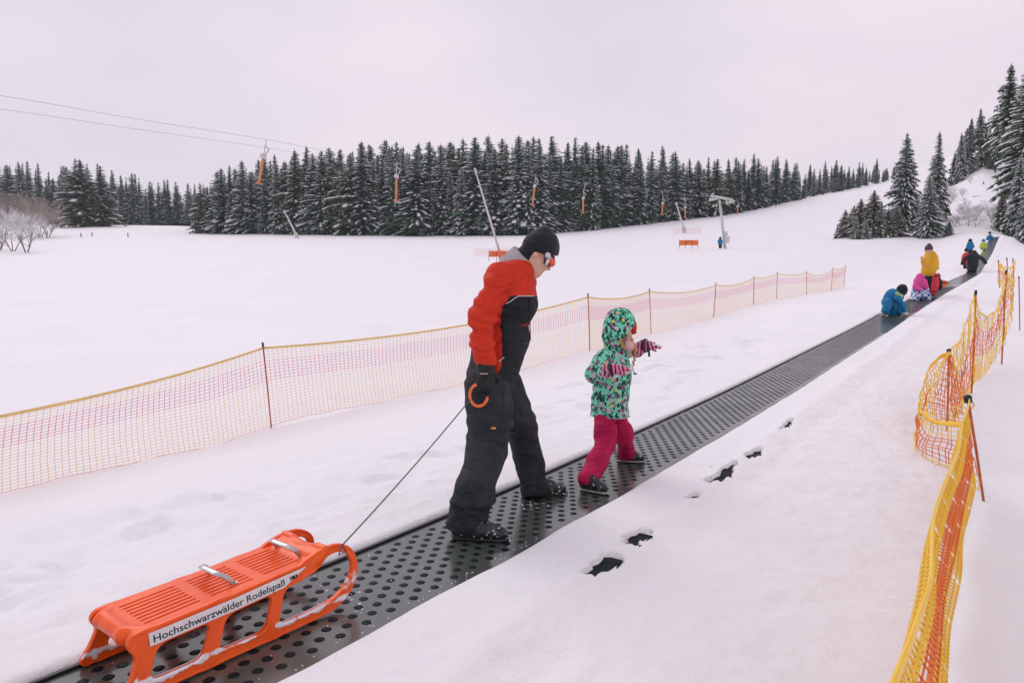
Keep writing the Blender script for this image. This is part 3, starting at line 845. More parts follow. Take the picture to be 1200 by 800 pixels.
# side panels in their own plane: u forward, w up
def side_panel(v, name):
    f = Field((-.075, v - .024, -.01), (.96, v + .024, .33), .0038)
    U, W = f.g[0][:, None], f.g[2][None, :]
    d2 = np.full((f.n[0], f.n[2]), 1.0, np.float32)
    def bar(P, R, k=.0):
        nonlocal d2
        one = np.full_like(d2, 1.0)
        for i in range(len(P) - 1):
            a, b = np.array(P[i]), np.array(P[i + 1]); ab = b - a
            t = np.clip(((U - a[0]) * ab[0] + (W - a[1]) * ab[1]) / ab.dot(ab), 0, 1)
            one = np.minimum(one, np.sqrt((U - a[0] - t * ab[0]) ** 2 + (W - a[1] - t * ab[1]) ** 2) - (R[i] + (R[i + 1] - R[i]) * t))
        h = np.maximum(k - np.abs(d2 - one), 0) / max(k, 1e-6); d2 = np.minimum(d2, one) - h * h * k / 4
    def curve(P, n=8):
        P = np.array(P, float); Q = np.vstack([2 * P[0] - P[1], P, 2 * P[-1] - P[-2]]); out = []
        for i in range(1, len(Q) - 2):
            for t in np.arange(n) / n:
                out.append(.5 * (2 * Q[i] + (Q[i + 1] - Q[i - 1]) * t + (2 * Q[i - 1] - 5 * Q[i] + 4 * Q[i + 1] - Q[i + 2]) * t * t + (3 * Q[i] - Q[i - 1] - 3 * Q[i + 1] + Q[i + 2]) * t ** 3))
        out.append(P[-1]); return np.array(out)
    C1 = curve([(-.035, .022, .022), (.25, .022, .022), (.52, .022, .022), (.72, .025, .022), (.81, .042, .021), (.875, .082, .019), (.908, .130, .017), (.913, .178, .016), (.893, .222, .016), (.85, .249, .017), (.80, .255, .020), (.75, .245, .024), (.70, .222, .028)])
    bar(C1[:, :2], C1[:, 2])
    bar([(.0, .180), (.35, .190), (.64, .206), (.73, .232)], [.033, .033, .032, .026], .03)
    for (t, bt, w) in (((.035, .165), (-.018, .03), .031), ((.295, .18), (.232, .03), .027), ((.545, .19), (.485, .03), .024)):
        bar([t, bt], [w, w], .035)
    rd, hf = .008, .0165
    q = np.abs(f.g[1] - v)[None, :, None] - (hf - rd); D = d2[:, None, :] + rd
    f.f = (np.sqrt(np.maximum(D, 0) ** 2 + np.maximum(q, 0) ** 2) + np.minimum(np.maximum(D, q), 0) - rd).astype(np.float32)
    # the face is dished: a raised rib runs along the edges
    fl = sst(-.006, -.011, d2)[:, None, :] * (np.abs(q + (hf - rd)) > 0) * .004
    f.f = f.f + fl.astype(np.float32)
    f.box((.46, v, -.02), (.8, .05, .02), rd=.001, k=.004, sub=True)
    def frost(V):
        u, w = V[:, 0], V[:, 2]
        a = .60 * np.exp(-((w - .045) / .022) ** 2) * (np.abs(V[:, 1] - v) > .004)
        for c in (-.02, .245, .50): a = np.maximum(a, .52 * np.exp(-((u - c) / .03) ** 2) * np.exp(-np.maximum(w - .05, 0) / .05))
        a = np.maximum(a, .40 * (u > .78) * np.exp(-((w - .10) / .06) ** 2))
        return a + .22 * vnoise(u * 16, V[:, 2] * 10, 3.) * (w < .16)
    return f.build(name, M['orange'], sled, attrs={'frost': frost})
side_panel(0.0, 'runner'); side_panel(SW, 'runner')
# seat deck
f = Field((-.05, -.03, .15), (.86, SW + .03, .33), .0031)
def dz(u): return .196 + .016 * u / .35 if u < .35 else .212 + .05 * max(0, (u - .35)) ** 1.0 * .9
U_, V_, W_ = f.g[0][:, None, None], f.g[1][None, :, None], f.g[2][None, None, :]
_d = np.where(f.g[0] < .35, .196 + .016 * f.g[0] / .35, .212 + .045 * (f.g[0] - .35))[:, None, None]
_q = [np.abs(U_ - .370) - (.385 - .015), np.abs(V_ - SW / 2) - (SW / 2 + .006 - .015), np.abs(W_ - _d + .004) - (.017 - .015)]
f.f = np.minimum(f.f, np.sqrt(sum(np.maximum(v, 0) ** 2 for v in _q)) + np.minimum(np.maximum(np.maximum(_q[0], _q[1]), _q[2]), 0) - .015).astype(np.float32)
f.limb((-.012, .075, .188), (-.012, SW - .075, .188), .027, .027, .02)
f.limb((-.012, .075, .188), (.05, .008, .186), .027, .027, .02); f.limb((-.012, SW - .075, .188), (.05, SW - .008, .186), .027, .027, .02)
f.limb((.05, .008, .186), (.70, .006, .212), .020, .020, .012); f.limb((.05, SW - .008, .186), (.70, SW - .006, .212), .020, .020, .012)
f.limb((.735, .0, .236), (.735, SW, .236), .026, .026, .03)
f.limb((.775, .0, .262), (.775, SW, .262), .019, .019, .03)
for i in range(3): f.ell((.79, SW / 2, .285), (.05, .10, .022), k=.02, sub=(i == 0)) if i == 0 else None
for (a, b) in ((.055, .245), (.30, .46), (.515, .665)):
    for k in range(8):
        v = .062 + k * (SW - .124) / 7
        f.limb((a, v, dz(a) + .014), (b, v, dz(b) + .014), .0066, .0066, .002, sub=True)
        f.limb((a, v, dz(a) + .004), (b, v, dz(b) + .004), .0066, .0066, .002, sub=True)
        f.limb((a, v, dz(a) - .006), (b, v, dz(b) - .006), .0066, .0066, .002, sub=True)
        f.limb((a, v, dz(a) - .016), (b, v, dz(b) - .016), .0066, .0066, .002, sub=True)
seat = f.build('seat', M['orange'], sled, attrs={'frost': lambda V: .12 * vnoise(V[:, 0] * 30, V[:, 1] * 30, 3.) + .05 - .3 * (V[:, 0] > .1) * (V[:, 0] < .7)})
# metal handles
for hu, lean in ((.385, -.05), (.69, -.045)):
    mb = MB(); z0 = dz(hu) + .012
    v0, v1 = .085, SW - .075
    P = [(hu + .012, v0, z0), (hu + .012 + lean * .6, v0 + .004, z0 + .038), (hu + lean, v0 + .028, z0 + .058), (hu + lean, v1 - .028, z0 + .058), (hu + .012 + lean * .6, v1 - .004, z0 + .038), (hu + .012, v1, z0)]
    Q = [P[0]]
    for i in range(1, len(P)):
        for q in (.25, .5, .75, 1): Q.append(tuple(np.array(P[i - 1]) * (1 - q) + np.array(P[i]) * q))
    Q = np.array(Q); Q[1:-1] = (Q[:-2] + 2 * Q[1:-1] + Q[2:]) / 4; Q[1:-1] = (Q[:-2] + 2 * Q[1:-1] + Q[2:]) / 4
    mb.tube(Q, .0034, 10, flat=((.96, 0, .28), 3.6))
    hnd = mb.build('handle', M['alu'], sled, True)
    mb = MB()
    for v in (v0, v1): mb.tube([(hu + .014, v, z0 - .004), (hu + .014, v, z0 + .006)], .014, 12)
    mb.build('handle_mount', M['alu'], hnd, False)
# lettered strip
mb = MB(); n = 24
fa = []
def rail_w(u): return .178 + .010 * u / .35 if u < .35 else .188 + .017 * (u - .35) / .29
V = []
for i in range(n + 1):
    u = .035 + (.665 - .035) * i / n
    h0, h1 = -.021, .021
    if i > n - 4: h0 = -.021 + .010 * (i - n + 4)
    for y, h in ((-.0215, h0), (-.0215, h1), (-.017, h1), (-.017, h0)): V.append((u, y, rail_w(u) + h))
F = [(i * 4 + k, i * 4 + (k + 1) % 4, (i + 1) * 4 + (k + 1) % 4, (i + 1) * 4 + k) for i in range(n) for k in range(4)] + [(3, 2, 1, 0), (n * 4, n * 4 + 1, n * 4 + 2, n * 4 + 3)]
mb.add(V, [f[::-1] for f in F]); lab = mb.build('lettering_strip', M['label'], sled)
def text_mesh(txt, size, width=None):
    c = bpy.data.curves.new('lettering', 'FONT'); c.body = txt; c.size = size; c.offset = size * .012; c.extrude = .0006; c.resolution_u = 3
    o = bpy.data.objects.new('tmp', c); COL.objects.link(o)
    bpy.context.view_layer.update()
    me = bpy.data.meshes.new_from_object(o.evaluated_get(bpy.context.evaluated_depsgraph_get()))
    bpy.data.objects.remove(o); me.name = 'lettering'
    return me
# (see end of this section for the inward lean of the legs)
me = text_mesh('Hochschwarzwälder Rodelspaß', .034); me.materials.clear(); me.materials.append(M['ink'])
co = np.array([v.co[:] for v in me.vertices]); wd = co[:, 0].max() - co[:, 0].min()
u = .048 + (co[:, 0] - co[:, 0].min()) / wd * .515
W = np.stack([u, -.0222 - co[:, 2] * .5, np.array([rail_w(x) for x in u]) - .0125 + co[:, 1]], 1)
me.vertices.foreach_set('co', W.astype(np.float32).ravel()); me.update()
put('lettering', me, lab)
mb = MB()
for a, b in ((.588, .594), (.597, .612), (.615, .622)): mb.box(((a + b) / 2, -.0222, rail_w(a) + .002), ((b - a) / 2, .0008, .007))
mb.build('emblem', M['ink'], lab)

# the legs splay: everything narrows towards the seat
def lean_mesh(o):
    me = o.data; co = np.empty(len(me.vertices) * 3, np.float32); me.vertices.foreach_get('co', co); co = co.reshape(-1, 3)
    co[:, 1] = SW / 2 + (co[:, 1] - SW / 2) * (1 - .95 * np.clip(co[:, 2], 0, .22)); me.vertices.foreach_set('co', co.ravel()); me.update()
    for c in o.children: lean_mesh(c)
for c in list(sled.children): lean_mesh(c)

# ------------------------------------------------------------------ cloth materials
def two_tone(name, ca, cb, attr, rough=.7, bump=.25, bscale=120, sheen=0, var=.12):
    m = mat(name, ca, rough, .25, bump=bump, bscale=bscale, sheen=sheen)
    nt = m.node_tree; N = nt.nodes; L = nt.links; b = N['Principled BSDF']
    at = N.new('ShaderNodeAttribute'); at.attribute_name = attr
    g = N.new('ShaderNodeMath'); g.operation = 'GREATER_THAN'; g.inputs[1].default_value = 0; L.new(at.outputs['Fac'], g.inputs[0])
    x = N.new('ShaderNodeMix'); x.data_type = 'RGBA'; L.new(g.outputs[0], x.inputs[0]); x.inputs[6].default_value = (*ca, 1); x.inputs[7].default_value = (*cb, 1)
    tc = N.new('ShaderNodeTexCoord'); n = N.new('ShaderNodeTexNoise'); n.inputs['Scale'].default_value = 14; n.inputs['Detail'].default_value = 5; L.new(tc.outputs['Object'], n.inputs['Vector'])
    r = N.new('ShaderNodeMapRange'); r.inputs[3].default_value = 1 - var * 2; r.inputs[4].default_value = 1 + var * 2; L.new(n.outputs['Fac'], r.inputs[0])
    v = N.new('ShaderNodeVectorMath'); v.operation = 'SCALE'; L.new(x.outputs[2], v.inputs[0]); L.new(r.outputs[0], v.inputs['Scale']); L.new(v.outputs[0], b.inputs['Base Color'])
    return m
def creases(m, dist=.02, scale=9, strength=.9):
    nt = m.node_tree; N = nt.nodes; L = nt.links; b = N['Principled BSDF']
    tc = N.new('ShaderNodeTexCoord'); mp = N.new('ShaderNodeMapping'); mp.inputs['Scale'].default_value = (1, 1, 1.7); mp.inputs['Rotation'].default_value = (.3, .5, 0)
    n = N.new('ShaderNodeTexNoise'); n.inputs['Scale'].default_value = scale; n.inputs['Detail'].default_value = 3; n.inputs['Roughness'].default_value = .45; n.inputs['Distortion'].default_value = .8
    L.new(tc.outputs['Object'], mp.inputs[0]); L.new(mp.outputs[0], n.inputs['Vector'])
    a = N.new('ShaderNodeMath'); a.operation = 'SUBTRACT'; a.inputs[1].default_value = .5; L.new(n.outputs['Fac'], a.inputs[0])
    c = N.new('ShaderNodeMath'); c.operation = 'ABSOLUTE'; L.new(a.outputs[0], c.inputs[0])
    p = N.new('ShaderNodeMath'); p.operation = 'POWER'; p.inputs[1].default_value = .6; L.new(c.outputs[0], p.inputs[0])
    bp = N.new('ShaderNodeBump'); bp.inputs['Strength'].default_value = strength; bp.inputs['Distance'].default_value = dist; L.new(p.outputs[0], bp.inputs['Height'])
    if b.inputs['Normal'].is_linked: L.new(b.inputs['Normal'].links[0].from_socket, bp.inputs['Normal'])
    L.new(bp.outputs[0], b.inputs['Normal'])
M['skin'] = mat('skin', (.62, .37, .27), .5, .4, var=.10, vscale=30, bump=.1, bscale=200, sss=.12)
M['jacket'] = two_tone('work_jacket_cloth', (.014, .017, .022), (.62, .034, .012), 'red')
M['slate'] = mat('charcoal_trouser_cloth', (.030, .034, .038), .75, .18, var=.25, vscale=9, bump=.3, bscale=90)
M['blackcloth'] = mat('black_knit', (.014, .016, .018), .85, .2, bump=.5, bscale=150, sheen=.2)
M['greycloth'] = mat('pale_grey_collar', (.40, .39, .39), .85, .2, var=.1, bump=.4, bscale=90)
M['boot'] = mat('black_boot_leather', (.012, .013, .014), .34, .5, bump=.4, bscale=60)
def speckle(m):
    nt = m.node_tree; N = nt.nodes; L = nt.links; b = N['Principled BSDF']
    tc = N.new('ShaderNodeTexCoord'); n = N.new('ShaderNodeTexNoise'); n.inputs['Scale'].default_value = 48; n.inputs['Detail'].default_value = 5; L.new(tc.outputs['Object'], n.inputs['Vector'])
    r = N.new('ShaderNodeMapRange'); r.inputs[1].default_value = .62; r.inputs[2].default_value = .68; L.new(n.outputs['Fac'], r.inputs[0])
    x = N.new('ShaderNodeMix'); x.data_type = 'RGBA'; x.inputs[6].default_value = (.012, .013, .014, 1); x.inputs[7].default_value = (.75, .74, .77, 1); L.new(r.outputs[0], x.inputs[0]); L.new(x.outputs[2], b.inputs['Base Color'])
speckle(M['boot'])
M['piping'] = mat('white_piping', (.62, .60, .60), .6, .3)
M['redprint'] = mat('red_print', (.5, .05, .03), .5, .3)
M['tagorange'] = mat('orange_tag', (.85, .30, .07), .5, .3)
M['lens'] = mat('red_mirror_lens', (.80, .09, .02), .2, .5)
M['goggle'] = mat('white_goggle_frame', (.65, .65, .66), .4, .4); M['frame'] = mat('dark_goggle_frame', (.03, .03, .035), .35, .5)
M['glove'] = mat('black_glove', (.018, .020, .022), .6, .3, bump=.4, bscale=70)
M['ohandle'] = mat('orange_hook', (.85, .17, .03), .35, .5)
M['rope'] = mat('dark_grey_rope', (.09, .09, .10), .8, .2)
creases(M['jacket']); creases(M['slate'], .025, 7)
def nrm(v): v = np.asarray(v, float); return v / np.linalg.norm(v)

def folds(amp, fs, seed, zs=1.0):
    def fn(x, y, z):
        a = np.abs(vnoise((x + y * .3) * fs * .45, (y - x * .2) * fs * .45, z * fs * zs + seed)); b = vnoise(x * fs * 1.1, y * fs * 1.1, z * fs * 1.9 * zs - seed)
        return amp * (.45 - 1.5 * a) + amp * .35 * b
    return fn

# hand: palm, five fingers and a thumb; frame: origin wrist, d towards fingertips, n out of the back of the hand, s towards the thumb side
def hand(f, wrist, d, n, s, size=1.0, curl=(.9, 1.0, 1.05, 1.1), thumb=.5, fat=1.0, k=.004):
    d, n, s = nrm(d), nrm(n), nrm(s)
    L = .19 * size
    palm = wrist + d * L * .28
    f.limb(wrist, wrist + d * L * .12, .026 * size * fat, .030 * size * fat, .01, flat=(n, .75))
    f.limb(wrist + d * L * .10, wrist + d * L * .42, .034 * size * fat, .040 * size * fat, .012, flat=(n, .45))
    lens = (.40, .45, .42, .33); offs = (.026, .009, -.009, -.026)
    for i in range(4):
        p = wrist + d * L * (.44 - .02 * abs(i - 1)) + s * offs[i] * size * fat; dd = d; c = 0
        r = (.0098 - .0006 * (i == 3)) * size * fat
        for j, (fr, rr) in enumerate(((.45, 1), (.32, .93), (.23, .85))):
            c += curl[i] * (.55 if j == 0 else .9)
            dd = nrm(d * math.cos(c) - n * math.sin(c)); q = p + dd * L * lens[i] * fr
            f.limb(p, q, r * rr, r * rr * .92, k); p = q
    p = wrist + d * L * .14 + s * .026 * size * fat; a = nrm(d * .65 + s * .8 - n * .2)
    q = p + a * L * .20; f.limb(p, q, .0125 * size * fat, .0115 * size * fat, k)
    b = nrm(d * (.9 - .4 * thumb) + s * (.35 - .6 * thumb) - n * (.2 + thumb)); q2 = q + b * L * .17; f.limb(q, q2, .0110 * size * fat, .0098 * size * fat, k)
    f.limb(q2, q2 + nrm(b - n * .4 * thumb - s * .2) * L * .12, .0098 * size * fat, .0088 * size * fat, k)

def boot(name, heel, toe, parent, base, h=.0048, ht=.16, w=.053, m=None, sole=None, shaft=None):
    heel, toe = np.asarray(heel, float), np.asarray(toe, float)
    d = toe - heel; d[2] = 0; Lf = np.linalg.norm(d); d /= Lf; s = np.array([-d[1], d[0], 0]); u = np.array([0, 0, 1.])
    tilt = (toe[2] - heel[2]) / Lf
    at = lambda a, b, c: heel + (toe - heel) * a + s * b * w + u * c
    f = Field(heel - .2, toe + .2, h)
    f = Field(np.minimum(heel, toe) - (.09, .09, .02), np.maximum(heel, toe) + (.09, .09, ht + .06), h)
    # upper
    f.limb(at(.16, 0, .055), at(.16, 0, ht), w * .92, w * .98, .02)
    f.limb(at(.14, 0, .045), at(.55, .05, .050), w * .95, w * 1.02, .03)
    f.limb(at(.5, .05, .050), at(.84, .12, .038), w * .98, w * .86, .03, flat=(u, .80))
    f.limb(at(.30, 0, .10), at(.62, .05, .062), w * .72, w * .68, .03)
    # laces / seams
    for q in (.40, .48, .56, .64): f.limb(at(q, -.75, .085 - .07 * (q - .4)), at(q, .75, .085 - .07 * (q - .4)), .006, .006, .006)
    f.cut(at(.5, 0, .014) , (-tilt * d[0], -tilt * d[1], -1))
    f.disp(lambda x, y, z: .0022 * vnoise(x * 45, y * 45, z * 60))
    o = f.build('boot', m or M['boot'], parent, base)
    # sole
    g = Field(np.minimum(heel, toe) - (.09, .09, .03), np.maximum(heel, toe) + (.09, .09, .05), h * .8)
    g.limb(at(.14, 0, .012), at(.5, .04, .012), w * .98, w * .90, .02, flat=(u, .30)); g.limb(at(.5, .04, .012), at(.86, .12, .012), w * .92, w * .98, .02, flat=(u, .30))
    g.build('sole', sole or M['blackrail'], o, None) if False else None
    V, Q = g.skin()
    put('sole', amesh('sole', V - base, Q, sole or M['blackrail']), o)
    return o

# ------------------------------------------------------------------ the man
def on_belt(px, py):
    p = gray(px, py); p[2] = float(belt_z(st(p[0], p[1])[0])) + .002; return p
fR = (on_belt(533, 630), on_belt(583, 633)); fL = (on_belt(612, 582), on_belt(659, 578))
fR[1][:] = fR[0] + nrm((fR[1] - fR[0]) * (1, 1, 0)) * .30; fL[1][:] = fL[0] + nrm((fL[1] - fL[0]) * (1, 1, 0)) * .30
print('feet', fR, fL)
YR, YL = float(fR[0][1]), float(fL[0][1]); YM = (YR + YL) / 2
print('YR,YL', YR, YL)
mbase = np.array([(fR[0][0] + fL[0][0]) / 2, YM, float(belt_z(st((fR[0][0] + fL[0][0]) / 2, YM)[0]))])
man = thing('person', mbase, 'man in red and dark jacket and black beanie, walking on the belt, holding the rope', 'person')
def ptrack(t): return YM
pelv = J(576, 443, YM - .02); waist = J(586, 403, YM); chest = J(596, 350, YM); neck = J(609, 309, YM)
faceF = nrm((.80, .30, 0)); side = np.array([faceF[1], -faceF[0], 0])      # side = his right, towards the camera
shR = J(587, 324, YM - .15); elR = J(565, 376, YM - .22); wrR = J(569, 424, YM - .25)
shL = J(610, 330, YM + .17); elL = J(590, 384, YM + .24); wrL = J(588, 422, YM + .22)
hipR = J(571, 452, YM - .10); knR = J(570, 526, (YM + YR) / 2 - .03); anR = J(547, 606, YR + .03)
hipL = J(590, 452, YM + .09); knL = J(613, 508, (YM + YL) / 2 + .08); anL = J(625, 566, YL + .0)
C = J(633, 294, YM - .01); hf = nrm((.78, .06, -.58)); hr = nrm(np.cross(hf, (0, 0, 1))); hu = np.cross(hr, hf)
HA = (hf, hr, hu)
hcm = lambda a, b, c: C + hf * a + hr * b + hu * c
f = Field((C[0] - .55, YM - .55, .0), (C[0] + .25, YM + .75, 1.85), .007)
f.ell(C, (.094, .074, .105), HA, .01)
f.ell(hcm(.03, 0, -.065), (.062, .056, .072), HA, .03)
f.limb(hcm(.060, 0, -.120), hcm(.045, 0, -.125), .022, .024, .025)
f.limb(hcm(.082, 0, -.02), hcm(.103, 0, -.054), .009, .0115, .012)
f.limb(hcm(.078, -.022, -.092), hcm(.078, .022, -.092), .0085, .0085, .006); f.limb(hcm(.078, -.02, -.104), hcm(.078, .02, -.104), .008, .008, .006)
for sg in (-1, 1):
    f.ell(hcm(.075, sg * .031, -.018), (.02, .018, .013), HA, .008, sub=True); f.ell(hcm(.066, sg * .031, -.018), (.013, .013, .012), HA, .003)
    f.ell(hcm(-.012, sg * .076, -.035), (.018, .009, .030), HA, .006)
    f.limb(hcm(.02, sg * .045, -.10), hcm(.055, sg * .02, -.12), .022, .02, .03)
f.limb(hcm(-.02, 0, -.07), neck - (0, 0, .03), .054, .060, .03)
f.limb(neck - (0, 0, .09), waist, .07, .09, .03, flat=(side, 1.3)); f.limb(waist, pelv, .09, .09, .03, flat=(side, 1.2))
for a, b, c in ((shR, elR, wrR), (shL, elL, wrL)): f.path([a, b, c], [.050, .042, .030], .03)
for a, b, c in ((hipR, knR, anR), (hipL, knL, anL)): f.path([a, b, c], [.070, .05, .036], .03)
for h, t in (fR, fL): f.limb(h * .85 + t * .15 + (0, 0, .06), h * .3 + t * .7 + (0, 0, .04), .026, .020, .02)
f.limb(anR, fR[0] * .85 + fR[1] * .15 + (0, 0, .07), .035, .028, .02); f.limb(anL, fL[0] * .85 + fL[1] * .15 + (0, 0, .07), .035, .028, .02)
hdR = nrm(J(563, 462, YM - .25) - wrR)
hand(f, wrR - (0, 0, .03), (-.04, 0, -1), nrm(-faceF * .55 + side), nrm(faceF + side * .45), 1.04, (.95, 1.0, 1.0, 1.0), .75, .85, .006); hand(f, wrL - (0, 0, .03), (.1, 0, -1), -side, faceF, 1.0, (.4,) * 4, .3, .8)
f.build('body', M['skin'], man, mbase)
# trousers
f = Field((pelv[0] - .4, YM - .65, .0), (pelv[0] + .5, YM + .75, 1.2), .007)
f.limb(pelv + (0, 0, .05), pelv - (0, 0, .04), .128, .132, .05, flat=(side, 1.12))
f.path([hipR, J(574, 485, YM - .12), knR + (0.0, 0, .0), J(557, 572, YR + .0), J(547, 612, YR + .03)], [.130, .133, .112, .112, .112], .03)
f.path([hipL, J(602, 482, YM + .10), knL, J(621, 545, YL), J(626, 573, YL - .01)], [.120, .115, .092, .090, .092], .03)
def tf(x, y, z):
    low = np.exp(-np.abs(z - .16) / .14); kn = np.exp(-((z - .52) / .14) ** 2)
    return folds(.020, 8, 3.)(x, y, z) * (.50 + .55 * low + .6 * kn) + .006 * np.sin(z * 70 + 30 * x + 3 * vnoise(x * 7, y * 7, z * 7)) * kn + .005 * vnoise(x * 30, y * 30, z * 44) * low
f.disp(tf)
f.cut(mbase + (0, 0, .045), (0, 0, -1), .004)
tro = f.build('trousers', M['slate'], man, mbase)
mb = MB(); pt = J(577, 510, YM - .12); pt = pt - side * -.125
# small orange tag sewn on the thigh, pocket seams
def surf(f, p, d, off=.003):
    "walk from outside towards the cloth until its surface"
    p = np.array(p, float); d = nrm(d)
    for _ in range(200):
        ix = np.clip(((p - f.lo) / f.h).astype(int), 0, f.n - 1)
        if f.f[tuple(ix)] < .004: break
        p = p + d * .004
    return p - d * off
q = surf(f, J(577, 511, YM - .5), (0, 1, 0)); mb.box(q, (.014, .003, .005)); mb.build('tag', M['tagorange'], tro, False, mbase)
mb = MB()
mb.tube([surf(f, J(590 - .2 * i, 462 + i * 5.5, YM - .5), (0, 1, 0), .0) for i in range(9)], .0022, 5); mb.build('seam', M['blackcloth'], tro, True, mbase)
boot('boot', fR[0] - nrm(fR[1] - fR[0]) * .01, fR[1], man, mbase); boot('boot', fL[0], fL[1], man, mbase)

# jacket
f = Field((neck[0] - .5, YM - .55, .75), (neck[0] + .28, YM + .6, 1.75), .0065)
f.limb(neck - faceF * .02 - (0, 0, .05), chest, .098, .142, .05, flat=(side, 1.3))
f.limb(chest, waist, .142, .140, .05, flat=(side, 1.30)); f.limb(waist, pelv + (0, 0, .02), .140, .145, .05, flat=(side, 1.18))
f.ell(chest + faceF * .05 + (0, 0, .01), (.105, .16, .15), (faceF, side, (0, 0, 1)), .05)
f.ell(waist + faceF * .065 + (0, 0, .05), (.105, .14, .10), (faceF, side, (0, 0, 1)), .05)
f.limb(shR - side * .04, shL + side * .04, .078, .078, .05)
f.path([shR, J(573, 350, YM - .20), elR], [.076, .070, .070], .03); f.path([elR, J(565, 398, YM - .24), wrR + (0, 0, .015)], [.074, .066, .060], .03)
f.path([shL, elL, wrL], [.082, .070, .052], .04)
def jf(x, y, z):
    p = np.stack([x, y, z], -1); dA = np.linalg.norm(p - elR, axis=1); arm = np.exp(-(dA / .20) ** 2)
    base = folds(.015, 9, 11.)(x, y, z) * (.75 + .9 * arm)
    ring = arm * .007 * np.sin((z + .35 * x) * 95 + 2 * vnoise(x * 12, y * 12, z * 12))
    hem = .012 * np.exp(-((z - (pelv[2] + .06)) / .05) ** 2) * vnoise(x * 14, y * 14, z * 3)
    return base + ring + hem
f.disp(jf)
f.cut(pelv + (0, 0, -.035), (0.05, 0, -1), .006)
f.cut(wrR + (0, 0, -.028), (0, 0, -1), .004) if False else None
fj = f
def dist_seg(V, a, b):
    ab = b - a; t = np.clip(((V - a) @ ab) / ab.dot(ab), 0, 1); return np.linalg.norm(V - (a + t[:, None] * ab), axis=1)
Lseam = J(600, 346.5, YM)[2]
def redmask(V):
    up = (V[:, 2] - Lseam) - .12 * ((V - chest) @ faceF) * 0
    back = .105 + (V - chest) @ faceF + .10 * np.clip(V[:, 2] - Lseam, -1, .25)     # dark panel down the back
    torso = np.minimum(up, back)
    m = np.full(len(V), -1.0)
    for a, b, r in ((shR, J(566, 350, YM - .22), .112), (J(566, 350, YM - .22), elR, .112), (elR, wrR, .110), (shL, elL, .095), (elL, wrL, .08)):
        m = np.maximum(m, r - dist_seg(V, a, b))
    # inner side of the sleeve next to the body stays as the body panel
    return np.maximum(torso, m)
jk = f.build('jacket', M['jacket'], man, mbase, attrs={'red': redmask})
# piping that follows the seam on the near side
mb = MB(); P = []
for px, py in ((592, 357), (598, 354), (604, 349.5), (609, 347), (616, 347), (622, 347), (629, 347)):
    P.append(surf(fj, J(px, py, YM - .55), (0, 1, 0), .002))
mb.tube(P, .0028, 6); mb.build('piping', M['piping'], jk, True, mbase)
mb = MB()
for i in range(5): mb.box(surf(fj, J(614 + i * 2.4, 385 - .2 * i, YM - .5), (0, 1, 0), .002), (.0042, .002, .0035 + .002 * (i % 2)))
mb.build('chest_print', M['redprint'], jk, False, mbase)
mb = MB(); mb.tube([surf(fj, J(583 + i * 1.2, 431 - i * 1.1, YM - .5), (0, 1, 0), .001) for i in range(7)], .003, 6); mb.build('pocket_zip', M['piping'], jk, True, mbase)
# front zip, pocket flap and lower pocket edge
mb = MB(); mb.tube([surf(fj, J(623 + .25 * i, 350 + 8 * i, YM - .55), (0, 1, 0), .001) for i in range(8)], .0028, 6); mb.build('front_zip', M['blackcloth'], jk, True, mbase)
mb = MB(); mb.tube([surf(fj, J(604 + 2.2 * i, 373 - .5 * i, YM - .5), (0, 1, 0), .001) for i in range(9)], .0045, 6, flat=((0, 0, 1), 1.8)); mb.build('pocket_flap', M['blackcloth'], jk, True, mbase)
mb = MB(); mb.tube([surf(fj, J(584 + 3.2 * i, 405 + .3 * i, YM - .5), (0, 1, 0), .001) for i in range(12)], .003, 6); mb.build('waist_seam', M['blackcloth'], jk, True, mbase)
# cuff band
# collar: pale grey outside, black inside
f = Field(neck - .2, neck + .22, .0045)
cd = nrm(hcm(-.02, 0, -.07) - neck + np.array([-.02, 0, .02]))
f.limb(neck + cd * -.03 - faceF * .022, neck + cd * .05 - faceF * .018, .088, .082, .01, flat=(side, .92))
f.limb(neck + cd * -.02 + faceF * .012, neck + cd * .15 + faceF * .012, .068, .070, .01, flat=(side, .92), sub=True)
f.disp(lambda x, y, z: .004 * vnoise(x * 22, y * 22, z * 22)); f.cut(neck + cd * .058, cd + faceF * .05)
f.build('collar', M['greycloth'], jk, mbase)
f = Field(neck - .2, neck + .22, .0045)
f.limb(neck - cd * .03 + faceF * .010, neck + cd * .085 + faceF * .018, .080, .072, .01, flat=(side, .95))
f.cut(neck + cd * .105, cd + faceF * .45)
f.build('neck_warmer', M['blackcloth'], man, mbase)
# beanie
f = Field(C - .2, C + .2, .0045)
f.ell(hcm(-.005, 0, .012), (.112, .090, .118), HA, .01)
f.limb(hcm(-.03, 0, .08), hcm(-.045, 0, .10), .05, .035, .05)
f.disp(lambda x, y, z: .004 * vnoise(x * 14, y * 14, z * 14))
f.cut(C - (0, 0, .018), (-.10, 0, -1), .004)
f.limb(C + (-.10, 0, -.0), C + (-.135, 0, .012), .012, .006, .008)
bn = f.build('beanie', M['blackcloth'], man, mbase)
